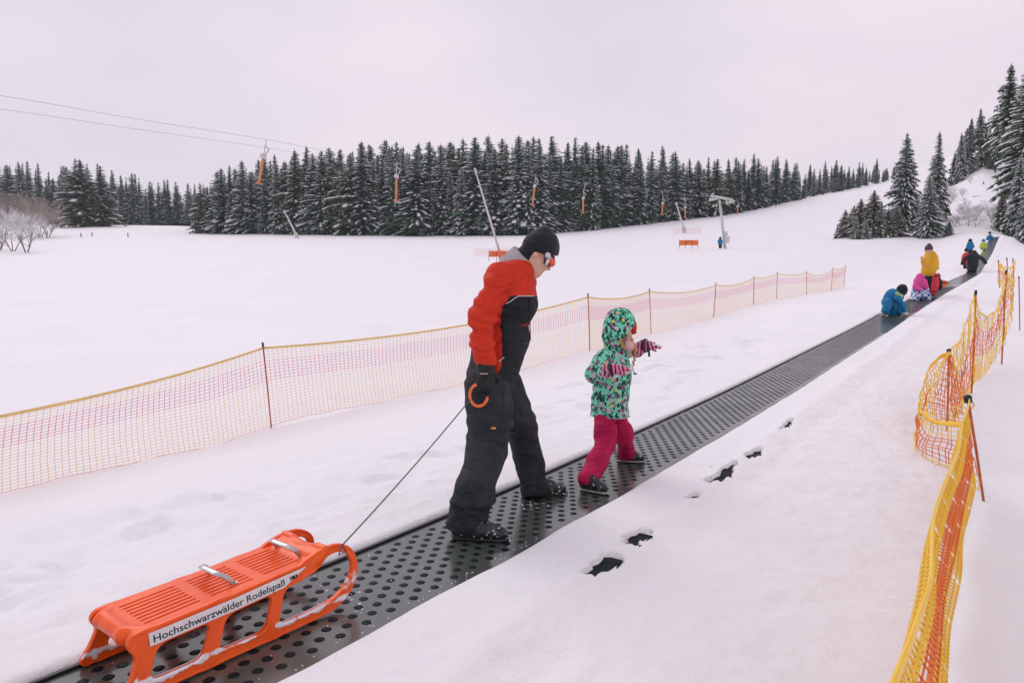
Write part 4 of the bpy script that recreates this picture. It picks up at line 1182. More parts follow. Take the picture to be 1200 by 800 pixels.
# band round the beanie
# goggles
GO = .006
f = Field(hcm(.08, 0, -.02) - .13, hcm(.08, 0, -.02) + .13, .004)
f.ell(hcm(.052, 0, -.018), (.063, .086, .048), HA, .01); f.ell(hcm(.0, 0, -.018), (.075, .09, .09), HA, .01, sub=True)
f.cut(hcm(.100, 0, -.02), hf, .004)
gg = f.build('goggles', M['frame'], man, mbase)
f = Field(hcm(.1, 0, -.02) - .12, hcm(.1, 0, -.02) + .12, .004)
f.ell(hcm(.052, 0, -.018), (.068, .089, .039), HA, .01); f.cut(hcm(.068, 0, 0), -hf, .003)
f.build('lens', M['lens'], gg, mbase)
f = Field(C - .2, C + .2, .004)
f.ell(hcm(-.003, 0, -.006), (.114, .094, .116), HA, .01)
f.cut(hcm(0, 0, .020), hu, .002); f.cut(hcm(0, 0, -.014), -hu, .002); f.cut(hcm(.085, 0, 0), hf, .002)
f.build('strap', M['blackcloth'], gg, mbase)
mb = MB()
c0 = hcm(.045, .0, -.005) + hr * .094
for k in range(1): mb.tube([c0 - hr * .002, c0 + hr * .010], .016, 14)
mb.tube([hcm(.03, .098, .0), hcm(.066, .088, -.012)], .010, 8); mb.tube([hcm(.06, .088, -.02), hcm(.072, .080, -.055)], .009, 8)
mb.build('buckle', M['goggle'], gg, True, mbase)
# dark short hair below the beanie
# gloves, the near one gripping the hook
f = Field(wrR - (.13, .13, .24), wrR + (.13, .13, .09), .0036)
f.limb(wrR + (0, 0, .012), wrR - (0, 0, .055), .055, .048, .01)
hn = -faceF * .25 + side * 1.0
hand(f, wrR - (0, 0, .03), (-.04, 0, -1), nrm(-faceF * .55 + side), nrm(faceF + side * .45), 1.08, (.95, 1.0, 1.0, 1.0), .75, 1.28, .006)
f.disp(lambda x, y, z: .0018 * vnoise(x * 60, y * 60, z * 90))
gl = f.build('glove', M['glove'], man, mbase); gl['label'] = 'black glove holding the orange hook'
mb = MB(); q = surf(f, J(565, 443, YM - .5), (0, 1, 0)); mb.box(q, (.022, .002, .003)); mb.build('glove_print', M['greycloth'], gl, False, mbase)
f = Field(wrL - (.13, .13, .24), wrL + (.13, .13, .06), .005)
f.limb(wrL + (0, 0, .012), wrL - (0, 0, .04), .05, .045, .01); hand(f, wrL - (0, 0, .03), (.1, 0, -1), -side, faceF, 1.05, (.4, .4, .4, .4), .3, 1.25, .006)
f.build('glove', M['glove'], man, mbase)
# hem of snow on the boots
mb = MB()
for (h, t) in (fR, fL):
    for k in range(26):
        a = random.random(); p = h * (1 - a) + t * a + side * random.uniform(.02, .055); lump(mb, (p[0], p[1], mbase[2] + random.uniform(.0, .03)), random.uniform(.002, .007), 0, .8)
o = mb.build('snow_on_boots', M['lumpsnow'], man, True, mbase); o['kind'] = 'stuff'

# pull rope with its orange hook handle
hk = J(560, 463, YM - .33)
rope = thing('pull_rope', hk, 'thin dark rope from the orange hook in the black glove down to the sled front', 'rope')
mb = MB(); P = []
for i in range(15):
    a = math.radians(105 + i * 17.5)
    P.append(J(561 + 10.5 * math.cos(a), 463 - 13 * math.sin(a) * 1.0, YM - .325 + .05 * math.sin(a * .5)))
mb.tube(P, [.0085] * 13 + [.009, .007], 8); mb.build('handle', M['ohandle'], rope, True, hk)
sl_tip = SO + sx3 * .86 + sy * .02 + sz * .255; sl_tip2 = SO + sx3 * .80 + sy * SW / 2 + sz * .275
mb = MB()
A, B = J(551, 468, YM - .33), SO + sx3 * .835 + sy * .005 + sz * .268
mb.tube([A * (1 - q) + B * q - np.array([0, 0, .05 * q * (1 - q)]) for q in np.linspace(0, 1, 22)], .0032, 6)
mb.tube([B + (0, 0, .002), SO + sx3 * .855 + sy * .0 + sz * .24, SO + sx3 * .80 - sy * .022 + sz * .245, B + (0, 0, .004)], .0036, 6)
mb.build('cord', M['rope'], rope, True, hk)

# ------------------------------------------------------------------ the child
def floral():
    m = mat('mint_floral_cloth', (.10, .55, .36), .75, .25)
    nt = m.node_tree; N = nt.nodes; L = nt.links; b = N['Principled BSDF']
    tc = N.new('ShaderNodeTexCoord')
    col = None
    base = N.new('ShaderNodeRGB'); base.outputs[0].default_value = (.20, .72, .50, 1); cur = base.outputs[0]
    def layer(scale, thr, c, off, rnd=1.0, warp=0.0, stretch=(1, 1, 1)):
        nonlocal cur
        mp = N.new('ShaderNodeMapping'); mp.inputs['Location'].default_value = off; mp.inputs['Scale'].default_value = stretch
        L.new(tc.outputs['Object'], mp.inputs[0]); vec = mp.outputs[0]
        if warp:
            n = N.new('ShaderNodeTexNoise'); n.inputs['Scale'].default_value = scale * .9; L.new(vec, n.inputs['Vector'])
            sc = N.new('ShaderNodeVectorMath'); sc.operation = 'SCALE'; sc.inputs['Scale'].default_value = warp; L.new(n.outputs['Color'], sc.inputs[0])
            ad = N.new('ShaderNodeVectorMath'); ad.operation = 'ADD'; L.new(vec, ad.inputs[0]); L.new(sc.outputs[0], ad.inputs[1]); vec = ad.outputs[0]
        v = N.new('ShaderNodeTexVoronoi'); v.inputs['Scale'].default_value = scale; v.inputs['Randomness'].default_value = rnd; L.new(vec, v.inputs['Vector'])
        g = N.new('ShaderNodeMath'); g.operation = 'LESS_THAN'; g.inputs[1].default_value = thr; L.new(v.outputs['Distance'], g.inputs[0])
        x = N.new('ShaderNodeMix'); x.data_type = 'RGBA'; L.new(g.outputs[0], x.inputs[0]); L.new(cur, x.inputs[6]); x.inputs[7].default_value = (*c, 1); cur = x.outputs[2]
    layer(36, .47, (.015, .055, .045), (3, 1, 2), warp=.04, stretch=(1, 1, .6))
    layer(38, .36, (.02, .26, .15), (1, 5, 2), warp=.03, stretch=(.7, .7, 1))
    layer(20, .33, (.36, .20, .32), (5, 5, 1), warp=.03)
    layer(20, .22, (.12, .02, .08), (5, 5, 1), warp=.03)
    layer(17, .24, (.66, .48, .54), (9, 2, 4), warp=.03)
    layer(13, .17, (.75, .58, .18), (2, 8, 6), warp=.02)
    layer(52, .22, (.02, .02, .03), (7, 7, 7), warp=.03)
    L.new(cur, b.inputs['Base Color']); return m
M['floral'] = floral()
M['crimson'] = mat('crimson_trouser_cloth', (.44, .006, .070), .75, .25, var=.14, vscale=14, bump=.3, bscale=90); creases(M['crimson'], .018, 13)
def stripes():
    m = mat('pink_striped_cloth', (.60, .16, .26), .8, .2, sheen=.2)
    nt = m.node_tree; N = nt.nodes; L = nt.links; b = N['Principled BSDF']
    tc = N.new('ShaderNodeTexCoord'); w = N.new('ShaderNodeTexWave'); w.inputs['Scale'].default_value = 13; w.inputs['Distortion'].default_value = 5; w.inputs['Detail'].default_value = 1; w.bands_direction = 'X'
    L.new(tc.outputs['Object'], w.inputs['Vector'])
    r = N.new('ShaderNodeValToRGB'); r.color_ramp.interpolation = 'CONSTANT'
    r.color_ramp.elements[0].position = 0; r.color_ramp.elements[0].color = (.05, .012, .03, 1); r.color_ramp.elements[1].position = .20; r.color_ramp.elements[1].color = (.58, .11, .21, 1)
    e = r.color_ramp.elements.new(.72); e.color = (.66, .28, .38, 1)
    L.new(w.outputs['Fac'], r.inputs[0]); L.new(r.outputs[0], b.inputs['Base Color']); return m
M['stripe'] = stripes()
M['whitecloth'] = mat('white_cloth', (.66, .64, .65), .8, .2)
M['redhat'] = mat('red_knit', (.50, .03, .02), .85, .2, bump=.5, bscale=120)
M['palepink'] = mat('pale_pink_knit', (.72, .42, .44), .9, .2, bump=.5, bscale=100)
M['hair'] = mat('blonde_hair', (.42, .27, .11), .6, .3, var=.3, vscale=60, stretch=(1, 1, .2))
M['navy'] = mat('navy_strap', (.02, .025, .05), .7, .3)
M['smoke'] = mat('goggle_dark_lens', (.03, .03, .035), .15, .6)
M['greysole'] = mat('grey_sole', (.35, .35, .35), .6, .3)

cR = [on_belt(681, 574), on_belt(706, 579)]; cL = [on_belt(724, 541), on_belt(752, 542)]
for q in (cR, cL): q[1][:] = q[0] + nrm((q[1] - q[0]) * (1, 1, 0)) * .205
YA, YB = float(cR[0][1]), float(cL[0][1]); YK = YA * .5 + YB * .5
print('kid', YA, YB)
kbase = np.array([(cR[0][0] + cL[0][0]) / 2, YK, float(belt_z(st((cR[0][0] + cL[0][0]) / 2, YK)[0]))])
kid = thing('person', kbase, 'small child in mint floral hooded jacket and crimson trousers, pointing with pink mitten', 'person')
kF = nrm((.82, .55, 0)); kS = np.array([kF[1], -kF[0], 0])
pel = J(714, 484, YK); che = J(717, 438, YK); nek = J(724, 405, YK)
KC = J(729, 385, YK); k_f = nrm((.86, .30, -.25)); k_r = nrm(np.cross(k_f, (0, 0, 1))); k_u = np.cross(k_r, k_f); KA = (k_f, k_r, k_u)
kc = lambda a, b, c: KC + k_f * a + k_r * b + k_u * c
sR = J(708, 418, YK - .13); eR = J(697, 438, YK - .22); wR = J(716, 434, YK - .30)
sL = J(731, 418, YK + .11); eL = J(744, 412, YK + .12); wL = J(754, 405, YK + .10)
hR = J(709, 492, YK - .05); nR = J(709, 521, YK - .10); aR = J(689, 560, YA)
hL = J(723, 487, YK + .07); nL = J(733, 512, YK + .14); aL = J(734, 534, YB)
f = Field((KC[0] - .32, YK - .55, 0), (KC[0] + .36, YK + .6, 1.3), .0065)
f.ell(kc(0, 0, .01), (.080, .068, .088), KA, .01); f.ell(kc(.028, 0, -.045), (.052, .052, .055), KA, .03); f.limb(kc(.068, 0, -.028), kc(.086, 0, -.045), .008, .011, .01)
f.limb(kc(.066, -.016, -.068), kc(.066, .016, -.068), .007, .007, .005)
for sg in (-1, 1): f.ell(kc(.02, sg * .066, -.03), (.02, .016, .02), KA, .01); f.ell(kc(.070, sg * .027, -.012), (.012, .012, .010), KA, .004); f.ell(kc(-.01, sg * .068, -.01), (.014, .008, .022), KA, .004)
f.limb(kc(-.01, 0, -.05), nek - (0, 0, .05), .036, .045, .02); f.limb(nek - (0, 0, .05), che, .05, .065, .03, flat=(kS, 1.2)); f.limb(che, pel, .065, .07, .03)
for P in ((sR, eR, wR), (sL, eL, wL)): f.path(P, [.030, .025, .020], .02)
for P in ((hR, nR, aR), (hL, nL, aL)): f.path(P, [.045, .036, .028], .02)
for h, t in (cR, cL): f.limb(h * .8 + t * .2 + (0, 0, .05), h * .35 + t * .65 + (0, 0, .035), .02, .016, .01)
f.limb(aR, cR[0] * .8 + cR[1] * .2 + (0, 0, .05), .025, .02); f.limb(aL, cL[0] * .8 + cL[1] * .2 + (0, 0, .05), .025, .02)
hdirR = nrm(J(738, 429, YK - .31) - wR); hdirL = nrm(J(775, 404, YK + .02) - wL)
hand(f, wR, hdirR, (0, -.3, 1), (.2, -1, 0), .62, (.2,) * 4, .2, .85); hand(f, wL, hdirL, (0, -.2, 1), (.2, -1, 0), .62, (.1,) * 4, .1, .85)
f.build('body', M['skin'], kid, kbase)
# trousers
f = Field((pel[0] - .32, YK - .55, 0), (pel[0] + .32, YK + .6, .8), .006)
f.limb(pel + (0, 0, .08), pel + (0, 0, .03), .095, .090, .03, flat=(kS, 1.12))
f.path([hR, J(710, 505, YK - .08), nR, J(699, 541, (YK + YA) / 2 - .05), J(689, 562, YA - .01)], [.074, .077, .072, .069, .068], .03)
f.path([hL, nL, J(734, 532, YB - .02)], [.070, .062, .060], .03)
f.disp(lambda x, y, z: folds(.012, 12, 6.)(x, y, z) * (.6 + .6 * np.exp(-np.abs(z - .12) / .1) + .5 * np.exp(-((z - .34) / .08) ** 2)))
f.cut(kbase + (0, 0, .04), (0, 0, -1), .004)
f.build('trousers', M['crimson'], kid, kbase)
for q in (cR, cL): o = boot('boot', q[0], q[1], kid, kbase, h=.004, ht=.085, w=.036, sole=M['greysole'])
# jacket with hood
f = Field((KC[0] - .32, YK - .5, pel[2] - .1), (KC[0] + .36, YK + .42, KC[2] + .25), .0055)
f.limb(nek - kF * .01 - (0, 0, .03), che, .084, .122, .04, flat=(kS, 1.12)); f.limb(che, pel + (0, 0, -.015), .122, .128, .04, flat=(kS, 1.12))
f.path([sR, eR], [.066, .060], .04); f.limb(eR, eR * .6 + wR * .4, .062, .058, .03)
f.path([sL, eL], [.062, .052], .04); f.limb(eL, eL * .6 + wL * .4, .052, .050, .03)
f.ell(kc(-.012, 0, .012), (.118, .104, .128), KA, .02)
f.ell(kc(-.055, 0, .055), (.070, .060, .065), KA, .05); f.limb(kc(-.04, 0, -.06), nek, .095, .085, .04)
f.disp(lambda x, y, z: folds(.010, 13, 2.)(x, y, z))
# opening of the hood
f.ell(kc(.052, 0, -.012), (.150, .078, .098), KA, .012, sub=True); hn_ = nrm(k_f * .80 - k_u * .52); f.box(kc(.016, 0, -.016) + hn_ * .14, (.14, .14, .085), (hn_, k_r, np.cross(hn_, k_r)), rd=.03, k=.01, sub=True)
f.cut(pel + (0, 0, -.020), (0, 0, -1), .006)
fk = f; kj = f.build('jacket', M['floral'], kid, kbase)
mb = MB()
ring = []
for i in range(29):
    a = 6.2832 * i / 28; d0 = nrm(kS * math.sin(a) + kF * math.cos(a)); c0 = np.array([pel[0], pel[1], pel[2] - .014]); p = c0 + d0 * .3
    for _ in range(90):
        ix = np.clip(((p + (0, 0, .02) - f.lo) / f.h).astype(int), 0, f.n - 1)
        if f.f[tuple(ix)] < .002: break
        p = p - d0 * .003
    ring.append(p)
mb.tube(ring, .005, 6, caps=False); mb.build('hem', M['greycloth'], kj, True, kbase)
# red hat edge, goggles, cheek warmer, braid
f = Field(KC - .17, KC + .17, .004)
f.ell(kc(.006, 0, .014), (.098, .084, .098), KA, .01); f.cut(kc(0, 0, .012), nrm(-k_u - k_f * .18), .004)
f.build('hat', M['redhat'], kid, kbase)
f = Field(KC - .17, KC + .17, .004)
f.ell(kc(.062, 0, .002), (.040, .066, .030), KA, .01); f.cut(kc(.098, 0, 0), k_f, .003)
g2 = f.build('goggles', M['redhat'], kid, kbase)
f = Field(KC - .17, KC + .17, .004); f.ell(kc(.072, 0, .000), (.038, .056, .021), KA, .01); f.cut(kc(.085, 0, 0), -k_f, .003); f.build('lens', M['smoke'], g2, kbase)
mb = MB()
f = Field(KC - .2, KC + .2, .004)
pom = J(738, 405, YK - .10); f.ell(pom, (.038, .03, .040), None, .01); f.limb(pom, kc(.03, .03, -.085), .03, .035, .02); f.disp(lambda x, y, z: .003 * vnoise(x * 60, y * 60, z * 60))
f.build('cheek_warmer', M['palepink'], kid, kbase)
f = Field(KC - .3, KC + .2, .004)
br = [J(729, 388, YK - .09), J(727, 398, YK - .10), J(731, 408, YK - .12)]; f.path(br, [.010, .014, .010], .01)
br = [J(740, 398, YK - .11), J(745, 408, YK - .12), J(744, 418, YK - .125), J(742, 427, YK - .125)]
for i in range(11):
    t = i / 10; k = min(2, int(t * 3)); u = t * 3 - k; p = br[k] * (1 - u) + br[k + 1] * u
    f.ell(p + np.array([.004 * (-1) ** i, 0, 0]), (.012 - .005 * t, .011, .012), None, .006)
f.build('hair', M['hair'], kid, kbase)
# striped mittens with cuffs and straps
for (e, w_, d, fat, nm) in ((eR, wR, hdirR, 1.35, 0), (eL, wL, hdirL, 1.25, 1)):
    f = Field(np.minimum(e, w_ + d * .15) - .1, np.maximum(e, w_ + d * .15) + .1, .0038)
    a = e * .72 + w_ * .28
    f.limb(a, w_, .060 - .008 * nm, .042, .01); f.limb(w_, w_ + d * .03, .042, .038, .01)
    hand(f, w_ + d * .005, d, (0, -.45, 1), (.2, -1, -.3), .72, (.22, .26, .3, .34), .2, 1.5, .007)
    f.disp(lambda x, y, z: .004 * vnoise(x * 34, y * 34, z * 34) + .0015 * vnoise(x * 80, y * 80, z * 80))
    gv = f.build('mitten', M['stripe'], kid, kbase)
    V0 = w_ + d * .035
    mb = MB()
    up = nrm(np.array([0, -.3, 1.0]) - d * d.dot([0, -.3, 1.0])); sd_ = np.cross(d, up)
    mb.tube([w_ + d * (.015 if nm else .0) + (up * math.cos(t) * .047 + sd_ * math.sin(t) * .047) for t in np.linspace(0, 6.2832, 20)], .0045, 6, caps=False, flat=(d, 2.2))
    mb.build('strap', M['navy'], gv, True, kbase)
    if nm == 0:
        f = Field(w_ - .2, w_ + .25, .004); f.limb(w_ + d * .01 - (0, 0, .036), w_ + d * .13 - (0, 0, .026), .030, .022, .01, flat=((0, 0, 1), .7)); f.build('palm', M['whitecloth'], gv, kbase)
        mb = MB(); p0 = w_ + d * .14 + (0, 0, .01); mb.tube([p0, p0 + (.012, 0, -.04), p0 + (.02, 0, -.062)], .0025, 6); mb.tube([p0 + (.012, 0, -.062), p0 + (.034, 0, -.064)], .006, 6); mb.build('clip', M['navy'], gv, True, kbase)
    else:
        f = Field(w_ - .2, w_ + .3, .004); f.limb(w_ + d * .085 - (0, 0, .006), w_ + d * .128 - (0, 0, .014), .024, .016, .01, flat=((0, 0, 1), .8)); f.build('fingertips', M['whitecloth'], gv, kbase)
        mb = MB(); mb.tube([w_ + d * .02 + (0, -.045, .03), w_ + d * .03 + (0, -.055, -.02), w_ + d * .035 + (0, -.055, -.075)], .0085, 6, flat=((0, 1, 0), .5)); mb.build('strap', M['navy'], gv, True, kbase)

# ------------------------------------------------------------------ net fences
M['netY'] = mat('faded_yellow_netting', (.92, .60, .26), .6, .3)
M['netR'] = mat('faded_red_netting', (.82, .24, .26), .6, .3)
M['tapeY'] = mat('yellow_tape', (.80, .55, .20), .55, .3, var=.06, vscale=20)
M['brightY'] = mat('bright_yellow_netting', (.95, .57, .04), .45, .35)
M['brightR'] = mat('orange_red_netting', (.86, .20, .025), .45, .35)
M['brightTape'] = mat('bright_yellow_tape', (.96, .58, .035), .42, .35, var=.06, vscale=14)
M['pole'] = mat('red_brown_plastic_pole', (.48, .12, .045), .45, .4, var=.3, vscale=14)
M['cap'] = mat('black_pole_cap', (.012, .012, .013), .35, .4)
def cord(V, F, P, r):
    "three sided cord"
    P = np.asarray(P, float); n = len(P); t = np.gradient(P, axis=0); t /= np.linalg.norm(t, axis=1)[:, None] + 1e-9
    a = np.cross(t, [0.1, .2, 1.0]); ln = np.linalg.norm(a, axis=1); a[ln < .3] = np.cross(t[ln < .3], [1., 0, 0]); a /= np.linalg.norm(a, axis=1)[:, None]; b = np.cross(t, a)
    off = sum(len(v) for v in V)
    V.append(np.stack([P + r * (math.cos(w) * a + math.sin(w) * b) for w in (0, 2.094, 4.189)], 1).reshape(-1, 3))
    i = np.arange(n - 1)[:, None] * 3
    for k in range(3): F.append(np.concatenate([i + k, i + (k + 1) % 3, i + 3 + (k + 1) % 3, i + 3 + k], 1) + off)
def cords_obj(name, paths, r, m, parent, base):
    V, F = [], []
    for P in paths: cord(V, F, P, r)
    return put(name, amesh(name, np.concatenate(V) - base, np.concatenate(F), m), parent)
def pole(parent, base, top, bot, r=.009, cap=.013, m='pole'):
    top, bot = np.asarray(top, float), np.asarray(bot, float)
    mb = MB(); mb.tube([bot - (top - bot) * .12, bot * .5 + top * .5 + (.004, 0, 0), top], [r * .9, r, r], 8)
    o = mb.build('pole', M[m], parent, True, base)
    d = nrm(top - bot); mb = MB(); mb.tube([top - d * .035, top + d * .012, top + d * .022], [cap, cap, cap * .6], 10); mb.build('cap', M['cap'], o, True, base)
    return o
def ribbon(name, P, w, th, m, parent, base, up=(0, 0, 1)):
    mb = MB(); mb.tube(P, th, 6, flat=(nrm(up), w / th)); return mb.build(name, m, parent, True, base)

lf = [((-140, 505), (-150, 640), 5.0), ((308, 403), (318, 503), 8.3), ((689, 345), (691, 412), 12.4), ((761, 339), (763, 391), 16), ((839, 332), (836, 373), 20.5), ((883.5, 324), (883, 356), 25), ((911, 319), (910, 350), 28), ((945, 318), (945, 347), 31), ((976, 314), (974, 341), 35), ((991, 311), (989, 336), 38)]
lbase = J(*lf[1][1], lf[1][2]); lfence = thing('net_fence', lbase, 'long sagging net fence of faded yellow and pink mesh left of the belt', 'fence')
tops, bots = [], []
for (t, b, Y) in lf:
    B_ = J(b[0], b[1], Y); g = G(B_[0], B_[1]) if Y > 6 else B_[2]; T_ = J(t[0], t[1], Y)
    B_[2] = min(B_[2], g + .02) if Y > 6 else g
    tops.append(T_); bots.append(B_)
for i in range(1, len(lf)): pole(lfence, lbase, tops[i], bots[i], r=.010 if i < 4 else .013)
rows = 24
hY, hR_, vY, vR, tape = [], [], [], [], []
for i in range(len(lf) - 1):
    A, B = tops[i] - (0, 0, .05), tops[i + 1] - (0, 0, .05); C_, D_ = bots[i], bots[i + 1]
    Ld = np.linalg.norm(B - A); nseg = max(8, int(Ld / .16)); q = np.linspace(0, 1, nseg + 1)
    sag = .022 * Ld if i != 7 else .3
    sagc = (4 * q * (1 - q))[:, None]
    top = A * (1 - q[:, None]) + B * q[:, None] - sagc * [0, 0, 1] * min(sag, .22)
    bot = C_ * (1 - q[:, None]) + D_ * q[:, None]
    gz = ground(bot[:, 0], bot[:, 1]); bot[:, 2] = gz + .012 + .02 * vnoise(q * 9, i * 3.) 
    if i == 1: bot[:, 2] += .05 * np.exp(-((q - .1) / .1) ** 2)
    bil = .05 * np.sin(q * 3.14)[:, None]
    nor = nrm([-(B - A)[1], (B - A)[0], 0])
    tape.append(top)
    for k in range(1, rows + 1):
        w = k / rows; P = top * (1 - w) + bot * w - sagc * [0, 0, 1] * .0 + nor * bil * math.sin(w * 3.1) + nor * (.01 * vnoise(q * 12, k * 1.7, i))[:, None]
        ((hR_ if 4 <= k <= 10 or k == rows else hY)).append(P)
    nv = int(Ld / (.060 if i < 3 else .10))
    for j in range(nv + 1):
        u = j / nv; idx = u * nseg; a = int(min(idx, nseg - 1)); fr = idx - a
        T1 = top[a] * (1 - fr) + top[a + 1] * fr; B1 = bot[a] * (1 - fr) + bot[a + 1] * fr; bl = nor * .05 * math.sin(u * 3.14)
        pts = lambda w: T1 * (1 - w) + B1 * w + bl * math.sin(w * 3.1)
        vY.append([pts(w) for w in (0, .08, .158)]); vR.append([pts(w) for w in (.158, .29, .42)]); vY.append([pts(w) for w in (.42, .7, 1.0)])
mb = MB()
for P in tape: mb.tube(P, .006, 5, caps=True, flat=((0, 0, 1), 2.4))
mb.build('tape', M['tapeY'], lfence, True, lbase)
cords_obj('yellow_mesh', hY + vY, .0026, M['netY'], lfence, lbase)
cords_obj('red_mesh', hR_ + vR, .0031, M['netR'], lfence, lbase)

# right hand fence: bunched, twisted, brighter, close to the eye
rb = J(1153, 590, 5.0); rb[2] = G(rb[0], rb[1])
rfence = thing('net_fence', rb, 'bright yellow and orange net fence, slack and twisted, at the right edge', 'fence')
kn = J(1134, 466, 5.0)
pole(rfence, rb, kn, J(1153, 590, 5.0), r=.010, cap=.028)
pole(rfence, rb, J(1112, 411, 7.0), J(1109, 520, 7.0), r=.011, cap=.022)
pole(rfence, rb, J(1143.5, 342, 8.4), J(1138, 466, 8.4), r=.012, cap=.016)
pole(rfence, rb, J(1179, 318, 10), J(1174, 422, 10), r=.012, cap=.014)
pole(rfence, rb, J(1194, 325, 14), J(1195, 388, 14), r=.011, cap=.013)
def spline(P, n):
    P = np.array(P, float); d = np.r_[0, np.cumsum(np.linalg.norm(np.diff(P, axis=0), axis=1))]
    Q = np.vstack([2 * P[0] - P[1], P, 2 * P[-1] - P[-2]]); out = []
    for u in np.linspace(0, d[-1] * .9999, n):
        i = int(np.searchsorted(d, u, 'right')); i = min(max(i, 1), len(P) - 1); t = (u - d[i - 1]) / (d[i] - d[i - 1])
        a, b, c, e = Q[i - 1], Q[i], Q[i + 1], Q[i + 2]
        out.append(.5 * (2 * b + (c - a) * t + (2 * a - 5 * b + 4 * c - e) * t * t + (3 * b - a - 3 * c + e) * t ** 3))
    return np.array(out)
rY, rR, rT = [], [], []
def bay(top, bot, rows, red, n=60, cols=40, pleat=0.0, jit=.01, vis_v=True, mid=None, seed=0, wob=3.0):
    T = spline([J(*p) for p in top], n); B = spline([J(*p) for p in bot], n)
    Mi = spline([J(*p) for p in mid], n) if mid else None
    q = np.linspace(0, 1, n)
    def P(w):
        X = T * (1 - w) + B * w if Mi is None else T * (1 - w) ** 2 + 2 * Mi * w * (1 - w) + B * w * w
        o = np.stack([vnoise(q * wob * 4, w * 9 + seed, 1.), vnoise(q * wob * 4, w * 9 + seed, 5.), vnoise(q * wob * 4, w * 9 + seed, 9.)], 1) * jit
        z = pleat * math.sin(w * 26 + seed); o = o + np.outer(np.ones(n), [z, -z * .4, 0]) * (1 - (2 * q - 1) ** 8)[:, None]
        return X + o
    R_ = [P(k / rows) for k in range(rows + 1)]
    for k in range(1, rows + 1): (rR if k in red else rY).append(R_[k])
    rT.append(R_[0])
    if vis_v:
        for j in range(cols + 1):
            i = min(n - 1, int(round(j / cols * (n - 1))))
            col = [R_[k][i] for k in range(rows + 1)]
            ra, rb_ = min(red), max(red)
            rY.append(col[:ra + 1]); rR.append(col[ra:rb_ + 1]); 
            if rb_ < rows: rY.append(col[rb_:])
    return R_
# from the black knob towards the eye
N1 = bay([(1134, 470, 5.0), (1118, 530, 3.6), (1100, 580, 2.75), (1086, 630, 2.2), (1078, 680, 1.85), (1062, 735, 1.55), (1040, 800, 1.30), (1000, 900, 1.05)],
    [(1142, 570, 4.95), (1130, 625, 4.0), (1122, 680, 3.3), (1110, 740, 2.8), (1106, 800, 2.4), (1095, 900, 2.0), (1085, 1000, 1.7), (1075, 1100, 1.5)],
    22, set(range(8, 16)), n=110, cols=100, pleat=.013, jit=.010, seed=2, wob=1.6)
# between the knob and the next pole: the top tape sags down and forward
bay([(1134, 474, 5.0), (1132, 492, 5.2), (1105, 494, 5.6), (1084, 484, 6.0), (1081, 458, 6.5), (1098, 422, 6.9), (1112, 412, 7.0)],
    [(1144, 575, 5.0), (1130, 560, 5.3), (1100, 547, 5.6), (1075, 535, 5.9), (1071, 515, 6.3), (1085, 490, 6.8), (1108, 500, 7.0)],
    11, set(range(4, 10)), n=54, cols=30, pleat=.0, jit=.02, seed=4)
# gathered folds hanging from that pole's top
bay([(1112, 412, 7.0), (1104, 425, 6.8), (1094, 445, 6.6), (1088, 470, 6.4), (1086, 490, 6.3)], [(1113, 412, 7.02), (1122, 440, 7.0), (1128, 465, 6.9), (1132, 485, 6.7), (1136, 495, 6.6)], 8, {2, 3, 4, 5, 6, 7}, n=30, cols=16, jit=.012, seed=8)
# pole to the tall pole behind
bay([(1112, 412, 7.0), (1120, 405, 7.3), (1131, 380, 7.9), (1143, 345, 8.4)], [(1113, 500, 7.0), (1122, 492, 7.5), (1130, 480, 8.0), (1139, 460, 8.4)], 12, set(range(4, 10)), n=36, cols=22, jit=.02, seed=1, mid=[(1116, 450, 7.0), (1126, 455, 7.5), (1134, 440, 8.0), (1141, 420, 8.4)])
bay([(1143, 345, 8.4), (1147, 362, 8.7), (1156, 372, 9.1), (1167, 362, 9.6), (1179, 322, 10)], [(1139, 455, 8.4), (1144, 447, 8.8), (1152, 440, 9.2), (1164, 425, 9.6), (1175, 405, 10)], 13, set(range(3, 9)), n=46, cols=26, jit=.015, seed=6)
# onwards: bunched bits
bay([(1179, 320, 10), (1187, 328, 11), (1186, 326, 12.5), (1170, 308, 14)], [(1176, 405, 10), (1184, 378, 11), (1185, 355, 12.5), (1170, 332, 14)], 12, {4, 5, 6}, n=26, cols=15, jit=.02, seed=3)
bay([(1170, 308, 14), (1177, 314, 13.5), (1186, 312, 14), (1190, 306, 15)], [(1170, 332, 14), (1177, 336, 13.5), (1184, 336, 14), (1188, 330, 15)], 7, {3, 4}, n=14, cols=9, jit=.02, seed=5)
for a, b, Y in (((1170, 306), (1171, 334), 14), ((1180, 303), (1181, 336), 14.5), ((1187, 304), (1188, 333), 15)): pole(rfence, rb, J(*a, Y), J(*b, Y), r=.010, cap=.012)
cords_obj('yellow_mesh', rY, .0044, M['brightY'], rfence, rb)
cords_obj('red_mesh', rR, .0044, M['brightR'], rfence, rb)
mb = MB()
for i, P in enumerate(rT): mb.tube(P, .006, 6, flat=((0, 0, 1), 3.6 if i < 2 else 2.6))
mb.build('tape', M['brightTape'], rfence, True, rb)
# ties at the knob
mb = MB(); mb.tube([kn + (.02, 0, -.02), kn + (.045, -.01, -.05), kn + (.03, 0, -.085), kn + (0, 0, -.05), kn + (.02, 0, -.02)], .006, 6); mb.build('tie', M['brightTape'], rfence, True, rb)

